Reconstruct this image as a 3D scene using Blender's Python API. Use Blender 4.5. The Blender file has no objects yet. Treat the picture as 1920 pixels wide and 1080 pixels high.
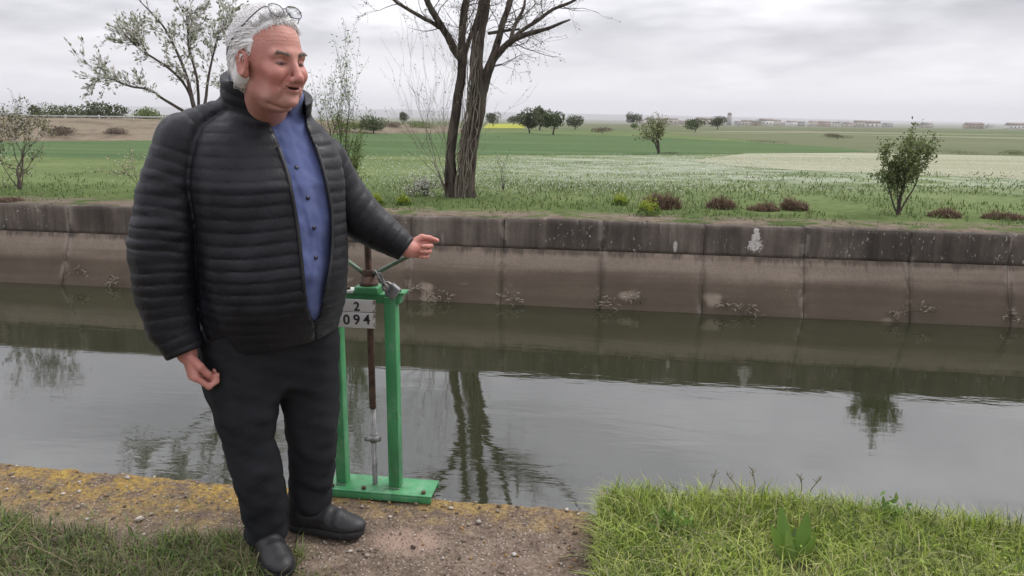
import bpy, math, random
import numpy as np
from mathutils import Vector, Matrix

random.seed(7)
RNG = np.random.default_rng(7)
S = bpy.context.scene
COL = S.collection

# ------------------------------------------------------------------ camera
FPX = 1400.0                       # focal length in pixels of a 1920 px wide frame
CAM_H = 1.42
PITCH = math.atan(321.0 / FPX)
ROLL = math.radians(0.70)
YAW = math.radians(7.6)            # the canal runs along X, the camera is turned a little
HEAD = np.array([-math.sin(YAW), math.cos(YAW), 0.0])
RIGHT0 = np.array([math.cos(YAW), math.sin(YAW), 0.0])
ZUP = np.array([0.0, 0.0, 1.0])
FWD = HEAD * math.cos(PITCH) - ZUP * math.sin(PITCH)
UP0 = HEAD * math.sin(PITCH) + ZUP * math.cos(PITCH)
RGT = RIGHT0 * math.cos(ROLL) + UP0 * math.sin(ROLL)
UPV = UP0 * math.cos(ROLL) - RIGHT0 * math.sin(ROLL)
EYE = np.array([0.0, 0.0, CAM_H])

cam_data = bpy.data.cameras.new("camera")
cam_data.sensor_width = 36.0
cam_data.lens = FPX / 1920.0 * 36.0
cam_data.clip_start = 0.05
cam_data.clip_end = 30000.0
cam = bpy.data.objects.new("camera", cam_data)
COL.objects.link(cam)
m = Matrix(((RGT[0], UPV[0], -FWD[0], EYE[0]),
            (RGT[1], UPV[1], -FWD[1], EYE[1]),
            (RGT[2], UPV[2], -FWD[2], EYE[2]),
            (0, 0, 0, 1)))
cam.matrix_world = m
S.camera = cam

# ------------------------------------------------------------------ world, sun, exposure
SUN_EL = math.radians(52)
SUN_AZ = math.radians(55)          # measured from +Y towards +X
EXPOSURE = 0.98
world = bpy.data.worlds.new("World")
S.world = world
world.use_nodes = True
wn, wl = world.node_tree.nodes, world.node_tree.links
wn.clear()
w_out = wn.new("ShaderNodeOutputWorld")
w_bg = wn.new("ShaderNodeBackground")
sky = wn.new("ShaderNodeTexSky")
sky.sky_type = 'NISHITA'
sky.sun_disc = False
sky.sun_elevation = SUN_EL
sky.sun_rotation = SUN_AZ
sky.air_density = 1.0
sky.dust_density = 3.0
tc = wn.new("ShaderNodeTexCoord")
sep = wn.new("ShaderNodeSeparateXYZ")
wl.new(tc.outputs['Generated'], sep.inputs[0])

def wmath(op, a, b=None, clamp=False):
    n = wn.new("ShaderNodeMath"); n.operation = op; n.use_clamp = clamp
    for i, v in enumerate((a, b)):
        if v is None: continue
        if isinstance(v, (int, float)): n.inputs[i].default_value = v
        else: wl.new(v, n.inputs[i])
    return n.outputs[0]

zc = wmath('MAXIMUM', sep.outputs[2], 0.0)
den = wmath('ADD', zc, 0.15)
cu = wmath('DIVIDE', sep.outputs[0], den)
cv = wmath('DIVIDE', sep.outputs[1], den)
cmb = wn.new("ShaderNodeCombineXYZ")
wl.new(cu, cmb.inputs[0]); wl.new(cv, cmb.inputs[1])
def wnoise(scale, detail, rough, dist=0.0, off=0.0):
    mp = wn.new("ShaderNodeMapping"); mp.inputs['Location'].default_value = (off, off * 0.7, 0)
    wl.new(cmb.outputs[0], mp.inputs[0])
    n = wn.new("ShaderNodeTexNoise"); n.inputs['Scale'].default_value = scale
    n.inputs['Detail'].default_value = detail; n.inputs['Roughness'].default_value = rough
    n.inputs['Distortion'].default_value = dist
    wl.new(mp.outputs[0], n.inputs['Vector'])
    return n.outputs['Fac']
n1 = wnoise(0.6, 6, 0.55, 0.3, 8.6)
n2 = wnoise(1.9, 5, 0.55, 0.2, 4.4)
mix_n = wmath('ADD', wmath('MULTIPLY', n1, 0.65), wmath('MULTIPLY', n2, 0.35))
ramp = wn.new("ShaderNodeValToRGB")
ramp.color_ramp.elements[0].position = 0.40
ramp.color_ramp.elements[0].color = (0.248, 0.246, 0.270, 1)
ramp.color_ramp.elements[1].position = 0.62
ramp.color_ramp.elements[1].color = (0.56, 0.555, 0.575, 1)
e = ramp.color_ramp.elements.new(0.50); e.color = (0.375, 0.37, 0.398, 1)
wl.new(mix_n, ramp.inputs[0])
# bright gap of thin cloud all the way round above the horizon
hz = wn.new("ShaderNodeMapRange"); hz.interpolation_type = 'SMOOTHSTEP'
hz.inputs['From Min'].default_value = 0.115; hz.inputs['From Max'].default_value = 0.0
hz.inputs['To Min'].default_value = 0.0; hz.inputs['To Max'].default_value = 1.0
zz = wmath('ADD', sep.outputs[2], wmath('MULTIPLY', wmath('SUBTRACT', n1, 0.5), 0.30))
wl.new(zz, hz.inputs['Value'])
mixh = wn.new("ShaderNodeMixRGB")
mixh.inputs[2].default_value = (0.57, 0.565, 0.58, 1)
wl.new(hz.outputs[0], mixh.inputs[0]); wl.new(ramp.outputs[0], mixh.inputs[1])
# an overcast sky grows brighter towards the zenith
gain = wmath('ADD', 1.0, wmath('MULTIPLY', wmath('MAXIMUM', wmath('SUBTRACT', sep.outputs[2], 0.10), 0.0), 1.7))
brt = wn.new("ShaderNodeVectorMath"); brt.operation = 'SCALE'
wl.new(mixh.outputs[0], brt.inputs[0]); wl.new(gain, brt.inputs['Scale'])
skys = wn.new("ShaderNodeMixRGB"); skys.blend_type = 'MULTIPLY'; skys.inputs[0].default_value = 1.0
skys.inputs[2].default_value = (0.09, 0.09, 0.09, 1)      # sky strength
wl.new(sky.outputs[0], skys.inputs[1])
cover = wn.new("ShaderNodeMixRGB"); cover.inputs[0].default_value = 0.94   # cloud cover
wl.new(skys.outputs[0], cover.inputs[1]); wl.new(brt.outputs[0], cover.inputs[2])
wl.new(cover.outputs[0], w_bg.inputs['Color'])
w_bg.inputs['Strength'].default_value = 1.0
wl.new(w_bg.outputs[0], w_out.inputs['Surface'])

sun_d = bpy.data.lights.new("sun", 'SUN')
sun_d.energy = 1.25
sun_d.angle = math.radians(28)
sun_d.color = (1.0, 0.97, 0.93)
sun = bpy.data.objects.new("sun", sun_d)
COL.objects.link(sun)
sdir = Vector((math.sin(SUN_AZ) * math.cos(SUN_EL), math.cos(SUN_AZ) * math.cos(SUN_EL), math.sin(SUN_EL)))
sun.rotation_euler = sdir.to_track_quat('Z', 'Y').to_euler()
sun.location = (0, 0, 30)

S.view_settings.view_transform = 'Standard'
S.view_settings.look = 'None'
S.view_settings.gamma = 1.0
S.view_settings.exposure = EXPOSURE
S.view_settings.use_curve_mapping = False
S.render.engine = 'CYCLES'
S.render.resolution_x = 1024
S.render.resolution_y = 576

# ------------------------------------------------------------------ pixel -> place
def ray(px, py):
    v = FWD + RGT * ((px - 960.0) / FPX) + UPV * ((540.0 - py) / FPX)
    return v
def G(px, py, z=0.0):
    """where the line of sight through a pixel meets the level z"""
    v = ray(px, py)
    t = (z - CAM_H) / v[2]
    return EYE + v * t
def C(px, py, d):
    """the point on the line of sight at horizontal distance d ahead"""
    v = ray(px, py)
    return EYE + v * (d / float(np.dot(v, HEAD)))
def OnY(px, py, y):
    v = ray(px, py)
    return EYE + v * (y / v[1])
def proj(P):
    q = P - EYE
    f = q @ FWD
    return 960 + FPX * (q @ RGT) / f, 540 - FPX * (q @ UPV) / f
def far_z(x, y):
    """height of the open country: level near the canal, then falling gently away"""
    return -max(0.0, y - 90.0) * 0.0065
def GF(px, py):
    p = G(px, py)
    if p[1] < 90 and p[1] > 0: return p
    v = ray(px, py)
    # CAM_H + t vz = -(t vy - 90) * .0065
    den = v[2] + 0.0065 * v[1]
    t = (90 * 0.0065 - CAM_H) / den
    return EYE + v * t

# ------------------------------------------------------------------ mesh helpers
def mesh_np(name, V, quads=None, tris=None, col=None, smooth=False):
    me = bpy.data.meshes.new(name)
    V = np.asarray(V, dtype=np.float32).reshape(-1, 3)
    me.vertices.add(len(V)); me.vertices.foreach_set('co', V.ravel())
    loops, starts, cur = [], [], 0
    for a, k in ((quads, 4), (tris, 3)):
        if a is None or len(a) == 0: continue
        a = np.asarray(a, dtype=np.int32).reshape(-1, k)
        loops.append(a.ravel()); starts.append(cur + np.arange(len(a), dtype=np.int32) * k)
        cur += a.size
    loops = np.concatenate(loops); starts = np.concatenate(starts)
    me.loops.add(len(loops)); me.loops.foreach_set('vertex_index', loops)
    me.polygons.add(len(starts)); me.polygons.foreach_set('loop_start', starts)
    if smooth: me.polygons.foreach_set('use_smooth', np.ones(len(starts), dtype=bool))
    me.update(calc_edges=True)
    if col is not None:
        c = np.asarray(col, dtype=np.float32)
        if c.shape[1] == 3: c = np.concatenate([c, np.ones((len(c), 1), np.float32)], 1)
        at = me.color_attributes.new('Col', 'FLOAT_COLOR', 'POINT')
        at.data.foreach_set('color', np.ascontiguousarray(c).ravel())
    return me

class MB:
    """collects shapes; build() links them as ONE mesh object"""
    def __init__(s): s.V = []; s.Q = []; s.T = []; s.Cc = []; s.n = 0
    def add(s, V, quads=(), tris=(), col=None):
        V = np.asarray(V, float).reshape(-1, 3)
        if len(quads): s.Q.append(np.asarray(quads, int).reshape(-1, 4) + s.n)
        if len(tris): s.T.append(np.asarray(tris, int).reshape(-1, 3) + s.n)
        s.V.append(V); s.n += len(V)
        if col is not None:
            col = np.asarray(col, float)
            s.Cc.append(np.tile(col, (len(V), 1)) if col.ndim == 1 else col)
        return s
    def hexa(s, P, col=None):
        """eight corners: bottom ring 0-3 (ccw from above), top ring 4-7"""
        return s.add(P, [(3, 2, 1, 0), (4, 5, 6, 7), (0, 1, 5, 4), (1, 2, 6, 5), (2, 3, 7, 6), (3, 0, 4, 7)], col=col)
    def box(s, c, size, ax=None, col=None):
        c = np.asarray(c, float); h = np.asarray(size, float) / 2
        ax = np.eye(3) if ax is None else np.asarray(ax, float)
        P = [c + ax[0] * h[0] * a + ax[1] * h[1] * b + ax[2] * h[2] * k
             for k in (-1, 1) for a, b in ((-1, -1), (1, -1), (1, 1), (-1, 1))]
        return s.hexa(P, col)
    def tube(s, pts, rad, sides=8, caps=True, col=None, jit=0.0):
        pts = np.asarray(pts, float); n = len(pts)
        rad = np.full(n, rad, float) if np.isscalar(rad) else np.asarray(rad, float)
        tan = np.gradient(pts, axis=0); tan /= np.linalg.norm(tan, axis=1)[:, None] + 1e-12
        t0 = tan[0]; a = np.array([0, 0, 1.0]) if abs(t0[2]) < 0.9 else np.array([1.0, 0, 0])
        u = np.cross(t0, a); u /= np.linalg.norm(u)
        ang = np.arange(sides) * 2 * math.pi / sides
        ca, sa = np.cos(ang)[:, None], np.sin(ang)[:, None]
        V = []
        for i in range(n):
            t = tan[i]; u = u - t * np.dot(u, t); u /= np.linalg.norm(u) + 1e-12
            w = np.cross(t, u)
            r = rad[i]
            if jit: r = r * (1 + jit * RNG.uniform(-1, 1, (sides, 1)))
            V.append(pts[i] + r * (ca * u + sa * w))
        V = np.concatenate(V)
        i = np.arange(n - 1)[:, None] * sides; j = np.arange(sides)[None]; j2 = (j + 1) % sides
        Q = np.stack([i + j, i + j2, i + sides + j2, i + sides + j], -1).reshape(-1, 4)
        T = []
        if caps:
            V = np.concatenate([V, pts[:1], pts[-1:]]); b = n * sides
            T = [(b, (k + 1) % sides, k) for k in range(sides)] + [(b + 1, (n - 1) * sides + k, (n - 1) * sides + (k + 1) % sides) for k in range(sides)]
        return s.add(V, Q, T, col)
    def mesh(s, name, origin=(0, 0, 0), smooth=False):
        V = np.concatenate(s.V) - np.asarray(origin, float)
        return mesh_np(name, V, np.concatenate(s.Q) if s.Q else None, np.concatenate(s.T) if s.T else None,
                       np.concatenate(s.Cc) if s.Cc else None, smooth)
    def build(s, name, mat, parent=None, origin=None, smooth=False, bevel=0.0):
        if origin is None: origin = WLOC.get(parent.name, (0, 0, 0)) if parent else (0, 0, 0)
        o = bpy.data.objects.new(name, s.mesh(name, origin, smooth))
        return link(o, mat, parent, origin, bevel)

WLOC = {}
def link(o, mat=None, parent=None, origin=(0, 0, 0), bevel=0.0):
    COL.objects.link(o)
    if mat is not None and o.type == 'MESH':
        o.data.materials.clear(); o.data.materials.append(mat)
    if parent is not None:
        o.parent = parent
        po = np.asarray(WLOC.get(parent.name, (0, 0, 0)), float)
        o.location = np.asarray(origin, float) - po
    else:
        o.location = origin
    WLOC[o.name] = tuple(np.asarray(origin, float))
    if bevel:
        b = o.modifiers.new('bevel', 'BEVEL'); b.width = bevel; b.segments = 2; b.limit_method = 'ANGLE'
    return o
def empty(name, loc):
    o = bpy.data.objects.new(name, None); o.empty_display_size = 0.2
    COL.objects.link(o); o.location = loc; WLOC[o.name] = tuple(loc)
    return o
def tag(o, label=None, cat=None, group=None, kind=None):
    if label: o['label'] = label
    if cat: o['category'] = cat
    if group: o['group'] = group
    if kind: o['kind'] = kind
    return o

# ------------------------------------------------------------------ material helpers
class NT:
    def __init__(s, name):
        s.m = bpy.data.materials.new(name); s.m.use_nodes = True
        s.n, s.l = s.m.node_tree.nodes, s.m.node_tree.links
        s.b = s.n['Principled BSDF']
        s.tc = s.n.new('ShaderNodeTexCoord'); s.geo = s.n.new('ShaderNodeNewGeometry')
        s.pos = s.geo.outputs['Position']
    def put(s, sock, v):
        if v is None: return
        if isinstance(v, (int, float)): sock.default_value = v
        elif isinstance(v, (tuple, list)): sock.default_value = tuple(v) + ((1,) if len(v) == 3 and sock.type == 'RGBA' else ())
        else: s.l.new(v, sock)
    def math(s, op, a, b=None, clamp=False):
        n = s.n.new('ShaderNodeMath'); n.operation = op; n.use_clamp = clamp
        s.put(n.inputs[0], a); s.put(n.inputs[1], b); return n.outputs[0]
    def mapping(s, vec, scale=(1, 1, 1), loc=(0, 0, 0), rot=(0, 0, 0)):
        n = s.n.new('ShaderNodeMapping'); s.l.new(vec, n.inputs[0])
        n.inputs['Scale'].default_value = scale; n.inputs['Location'].default_value = loc
        n.inputs['Rotation'].default_value = rot; return n.outputs[0]
    def noise(s, vec, scale, detail=4, rough=0.55, dist=0.0):
        n = s.n.new('ShaderNodeTexNoise'); s.l.new(vec, n.inputs['Vector'])
        n.inputs['Scale'].default_value = scale; n.inputs['Detail'].default_value = detail
        n.inputs['Roughness'].default_value = rough; n.inputs['Distortion'].default_value = dist
        return n.outputs['Fac']
    def voro(s, vec, scale, out='Distance'):
        n = s.n.new('ShaderNodeTexVoronoi'); s.l.new(vec, n.inputs['Vector']); n.inputs['Scale'].default_value = scale
        return n.outputs[out]
    def rng(s, v, a, b, c=0.0, d=1.0, smooth=True):
        n = s.n.new('ShaderNodeMapRange'); n.interpolation_type = 'SMOOTHSTEP' if smooth else 'LINEAR'
        s.put(n.inputs['Value'], v)
        for k, x in (('From Min', a), ('From Max', b), ('To Min', c), ('To Max', d)): n.inputs[k].default_value = x
        return n.outputs[0]
    def ramp(s, f, stops):
        n = s.n.new('ShaderNodeValToRGB'); s.put(n.inputs[0], f)
        el = n.color_ramp.elements
        el[0].position, el[0].color = stops[0][0], tuple(stops[0][1]) + (1,)
        el[1].position, el[1].color = stops[-1][0], tuple(stops[-1][1]) + (1,)
        for p, c in stops[1:-1]:
            e = el.new(p); e.color = tuple(c) + (1,)
        return n.outputs[0]
    def mix(s, f, a, b, mode='MIX'):
        n = s.n.new('ShaderNodeMixRGB'); n.blend_type = mode
        s.put(n.inputs[0], f); s.put(n.inputs[1], a); s.put(n.inputs[2], b); return n.outputs[0]
    def xyz(s, vec):
        n = s.n.new('ShaderNodeSeparateXYZ'); s.l.new(vec, n.inputs[0]); return n.outputs
    def attr(s, name='Col'):
        n = s.n.new('ShaderNodeAttribute'); n.attribute_name = name; return n.outputs['Color']
    def bump(s, h, strength=0.3, dist=0.01, prev=None):
        n = s.n.new('ShaderNodeBump'); n.inputs['Strength'].default_value = strength; n.inputs['Distance'].default_value = dist
        s.put(n.inputs['Height'], h)
        if prev is not None: s.l.new(prev, n.inputs['Normal'])
        return n.outputs[0]
    def out(s, color=None, rough=None, normal=None, **kw):
        s.put(s.b.inputs['Base Color'], color); s.put(s.b.inputs['Roughness'], rough)
        if normal is not None: s.l.new(normal, s.b.inputs['Normal'])
        for k, v in kw.items(): s.put(s.b.inputs[k.replace('_', ' ')], v)
        return s.m
def simple(name, c1, c2, scale=8, rough=0.7, bump=0.2, bdist=0.01, detail=5, lo=0.35, hi=0.65, **kw):
    t = NT(name); p = t.tc.outputs['Object']
    f = t.noise(p, scale, detail, 0.6)
    return t.out(t.ramp(f, [(lo, c1), (hi, c2)]), rough, t.bump(t.noise(p, scale * 3, 4), bump, bdist), **kw)
def leafy(name, rough=0.6, trans=0.25, spec=0.3):
    """colour from the mesh, some light through the blade"""
    t = NT(name); c = t.attr()
    t.out(c, rough, Specular_IOR_Level=spec)
    tr = t.n.new('ShaderNodeBsdfTranslucent'); t.l.new(c, tr.inputs[0])
    mx = t.n.new('ShaderNodeMixShader'); mx.inputs[0].default_value = trans
    t.l.new(t.b.outputs[0], mx.inputs[1]); t.l.new(tr.outputs[0], mx.inputs[2])
    t.l.new(mx.outputs[0], t.n['Material Output'].inputs['Surface'])
    return t.m
def vcol(name, rough=0.7, bump=0.0, scale=40, spec=0.3):
    t = NT(name); c = t.attr()
    nrm = t.bump(t.noise(t.tc.outputs['Object'], scale, 4), bump, 0.01) if bump else None
    return t.out(c, rough, nrm, Specular_IOR_Level=spec)

# ================================================================== noise for shaping meshes
def vnoise(P, scale=1.0, octaves=3, seed=0):
    P = np.asarray(P, float) * scale + seed * 17.31
    out = np.zeros(len(P)); amp = 1.0; tot = 0
    for o in range(octaves):
        I = np.floor(P).astype(np.int64); F = P - I; F = F * F * (3 - 2 * F)
        v = 0
        for dx in (0, 1):
            for dy in (0, 1):
                for dz in (0, 1):
                    h = (I[:, 0] + dx) * 374761393 + (I[:, 1] + dy) * 668265263 + (I[:, 2] + dz) * 2147483647 + o * 1274126177
                    h = (h ^ (h >> 13)) * 1274126177 & 0x7fffffff
                    h = (h ^ (h >> 16)) & 0xffff
                    w = (F[:, 0] if dx else 1 - F[:, 0]) * (F[:, 1] if dy else 1 - F[:, 1]) * (F[:, 2] if dz else 1 - F[:, 2])
                    v = v + w * (h / 32767.5 - 1.0)
        out += v * amp; tot += amp; amp *= 0.5; P = P * 2.03 + 5.2
    return out / tot

NEAR_Y = 2.545          # canal-side edge of the near ledge
WALL_Y = 10.42          # face of the far parapet
WATER_Z = -1.16
LEDGE_X1 = float(G(1140, 960)[0])

# ================================================================== materials of the setting
def make_ground_mat():
    t = NT('country_ground'); p = t.pos
    x, y, z = t.xyz(p)
    big = t.noise(p, 0.35, 5, 0.6); fine = t.noise(p, 6.0, 5, 0.65); mid = t.noise(p, 1.4, 4, 0.6)
    grass = t.ramp(t.math('ADD', t.math('MULTIPLY', big, 0.5), t.math('MULTIPLY', fine, 0.5)),
                   [(0.34, (0.060, 0.085, 0.028)), (0.5, (0.105, 0.145, 0.05)), (0.66, (0.17, 0.195, 0.08))])
    dirt = t.ramp(fine, [(0.3, (0.15, 0.115, 0.085)), (0.7, (0.29, 0.235, 0.185))])
    # trodden strip along the far parapet
    strip = t.math('MULTIPLY', t.rng(y, 11.7, 10.9), t.rng(mid, 0.40, 0.54))
    strip = t.math('MULTIPLY', strip, t.rng(y, 9.0, 9.5))
    c = t.mix(strip, grass, dirt)
    # meadow whitened by masses of tiny flowers
    fm = t.math('MULTIPLY', t.math('MULTIPLY', t.rng(y, 14.6, 20.0), t.rng(y, 34.0, 27.0)), t.rng(x, -6.0, -0.5))
    fm = t.math('MULTIPLY', fm, t.rng(t.math('ADD', t.math('MULTIPLY', mid, 0.5), t.math('MULTIPLY', t.noise(t.mapping(p, (0.25, 0.6, 1)), 1.0, 4), 0.5)), 0.40, 0.60))
    c = t.mix(t.math('MULTIPLY', fm, 0.80), c, (0.31, 0.335, 0.255))
    # near side: dark damp soil between the blades
    near = t.rng(y, 5.0, 4.0)
    soil = t.ramp(fine, [(0.3, (0.035, 0.028, 0.018)), (0.7, (0.10, 0.085, 0.05))])
    c = t.mix(near, c, soil)
    # far country: strips of olive, straw and earth
    far = t.rng(y, 60.0, 110.0)
    bands = t.noise(t.mapping(p, (0.004, 0.022, 0.0)), 1.0, 3, 0.6, 0.3)
    farc = t.ramp(bands, [(0.3, (0.075, 0.10, 0.045)), (0.42, (0.12, 0.125, 0.07)), (0.5, (0.085, 0.12, 0.05)),
                          (0.6, (0.16, 0.14, 0.095)), (0.72, (0.10, 0.13, 0.06))])
    c = t.mix(far, c, farc)
    return t.out(c, 0.95, t.bump(fine, 0.5, 0.05), Specular_IOR_Level=0.1)
M_GROUND = make_ground_mat()

def field_mat(name, c1, c2, sx=0.4, sy=0.4, fine=9.0, c3=None):
    t = NT(name); p = t.pos
    a = t.noise(t.mapping(p, (sx, sy, 1)), 1.0, 5, 0.6); b = t.noise(p, fine, 4, 0.7)
    f = t.math('ADD', t.math('MULTIPLY', a, 0.65), t.math('MULTIPLY', b, 0.35))
    st = [(0.36, c1), (0.64, c2)] if c3 is None else [(0.36, c1), (0.55, c2), (0.66, c3)]
    return t.out(t.ramp(f, st), 0.95, t.bump(b, 0.6, 0.06), Specular_IOR_Level=0.1)

def concrete_wall_mat(name, upper):
    t = NT(name); p = t.pos; x, y, z = t.xyz(p)
    streak = t.noise(t.mapping(p, (5.5, 1.0, 0.55)), 1.0, 6, 0.7, 0.2)
    streak2 = t.noise(t.mapping(p, (17.0, 1.0, 1.1)), 1.0, 4, 0.7)
    blotch = t.noise(p, 1.1, 5, 0.6); fine = t.noise(p, 30, 5, 0.7); band = t.noise(t.mapping(p, (0.35, 1, 9.0)), 1.0, 4, 0.6)
    speck = t.noise(t.mapping(p, (30.0, 1.0, 14.0)), 1.0, 3, 0.6)
    if upper:
        f = t.math('ADD', t.math('MULTIPLY', streak, 0.5), t.math('MULTIPLY', blotch, 0.5))
        c = t.ramp(f, [(0.33, (0.040, 0.034, 0.028)), (0.44, (0.072, 0.060, 0.049)), (0.55, (0.130, 0.108, 0.088)), (0.68, (0.23, 0.195, 0.16))])
        drip = t.math('MULTIPLY', t.rng(streak2, 0.60, 0.74), t.rng(blotch, 0.42, 0.60))
        c = t.mix(t.math('MULTIPLY', drip, 0.55), c, (0.36, 0.33, 0.29))
        lich = t.math('MULTIPLY', t.rng(speck, 0.63, 0.70), t.rng(t.noise(p, 0.7, 3), 0.44, 0.60))
        c = t.mix(t.math('MULTIPLY', lich, 0.8), c, (0.46, 0.44, 0.39))
        # one old lime splash, with runs below it
        sp = OnY(1418, 428, WALL_Y)
        dx = t.math('ABSOLUTE', t.math('SUBTRACT', x, float(sp[0])))
        dz = t.math('SUBTRACT', float(sp[2]), z)                       # down from the top of the stain
        wid = t.math('ADD', 0.035, t.math('MULTIPLY', t.math('MAXIMUM', dz, 0.0), 0.42))
        ratio = t.math('DIVIDE', dx, wid)
        inside = t.math('MULTIPLY', t.rng(ratio, 1.15, 0.35), t.math('MULTIPLY', t.rng(dz, -0.03, 0.02), t.rng(dz, 0.40, 0.22)))
        spl = t.rng(t.math('ADD', inside, t.math('MULTIPLY', t.math('SUBTRACT', t.noise(p, 26, 5, 0.75), 0.5), 3.4)), 0.55, 0.80)
        spl = t.math('MULTIPLY', spl, t.rng(inside, 0.02, 0.25))
        c = t.mix(spl, c, (0.55, 0.52, 0.48))
        sp2 = OnY(1266, 462, WALL_Y)
        d2 = t.math('ADD', t.math('MULTIPLY', t.math('POWER', t.math('MULTIPLY', t.math('SUBTRACT', x, float(sp2[0])), 28.0), 2.0), 1.0),
                    t.math('POWER', t.math('MULTIPLY', t.math('SUBTRACT', z, float(sp2[2])), 11.0), 2.0))
        c = t.mix(t.math('MULTIPLY', t.rng(t.math('ADD', d2, t.math('MULTIPLY', fine, 0.8)), 1.3, 0.7), 0.8), c, (0.55, 0.52, 0.48))
    else:
        f = t.math('ADD', t.math('MULTIPLY', band, 0.5), t.math('MULTIPLY', blotch, 0.5))
        c = t.ramp(f, [(0.34, (0.122, 0.093, 0.070)), (0.5, (0.186, 0.146, 0.112)), (0.66, (0.270, 0.216, 0.170))])
        zl_ = t.math('ADD', z, t.math('MULTIPLY', t.math('SUBTRACT', band, 0.5), 0.16)); c = t.mix(t.math('MULTIPLY', t.math('MULTIPLY', t.rng(zl_, -0.44, -0.50), t.rng(zl_, -0.70, -0.60)), 0.35), c, (0.34, 0.285, 0.225))
        # tide mark: the lining stays stained brown where the water has stood
        zz = t.math('ADD', z, t.math('MULTIPLY', t.math('SUBTRACT', t.noise(t.mapping(p, (1.2, 1, 1)), 1.0, 4), 0.5), 0.12))
        wet = t.rng(zz, -0.66, -0.82)
        c = t.mix(t.math('MULTIPLY', wet, 0.72), c, t.mix(blotch, (0.052, 0.042, 0.030), (0.100, 0.078, 0.052)))
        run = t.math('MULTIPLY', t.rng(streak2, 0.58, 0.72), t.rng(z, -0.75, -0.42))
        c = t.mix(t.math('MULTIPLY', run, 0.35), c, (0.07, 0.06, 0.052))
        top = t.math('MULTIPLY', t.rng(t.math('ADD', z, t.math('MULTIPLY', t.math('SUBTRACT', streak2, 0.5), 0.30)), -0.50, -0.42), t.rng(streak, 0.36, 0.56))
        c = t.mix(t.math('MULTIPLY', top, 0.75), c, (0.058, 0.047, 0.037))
        pale = t.math('MULTIPLY', t.rng(speck, 0.68, 0.74), t.rng(blotch, 0.5, 0.65))
        c = t.mix(t.math('MULTIPLY', pale, 0.5), c, (0.40, 0.36, 0.31))
        patch = t.math('MULTIPLY', t.rng(t.noise(t.mapping(p, (1.3, 1, 2.6), (4.7, 0, 0)), 1.0, 2), 0.66, 0.72), t.rng(z, -0.86, -0.95))
        c = t.mix(t.math('MULTIPLY', patch, 0.55), c, (0.40, 0.33, 0.26))
    c = t.mix(t.math('MULTIPLY', t.rng(fine, 0.35, 0.7), 0.25), c, (0.06, 0.05, 0.045))
    # seepage along the joints: soot-dark and lime-pale in turn
    je = t.xyz(t.attr())[0]; jn = t.noise(t.mapping(p, (4.0, 1, 3.0)), 1.0, 4, 0.65)
    dark = t.math('MULTIPLY', t.rng(je, 0.15, 0.9), t.rng(jn, 0.44, 0.58)); lime = t.math('MULTIPLY', t.rng(je, 0.1, 0.8), t.rng(jn, 0.50, 0.38))
    c = t.mix(t.math('MULTIPLY', dark, 0.38), c, (0.030, 0.025, 0.020)); c = t.mix(t.math('MULTIPLY', lime, 0.42), c, (0.30, 0.265, 0.225))
    nrm = t.bump(fine, 0.45, 0.01, t.bump(blotch, 0.35, 0.05))
    return t.out(c, 0.9, nrm, Specular_IOR_Level=0.2)
M_WALL_UP = concrete_wall_mat('parapet_concrete', True)
M_WALL_LO = concrete_wall_mat('lining_concrete', False)

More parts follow.
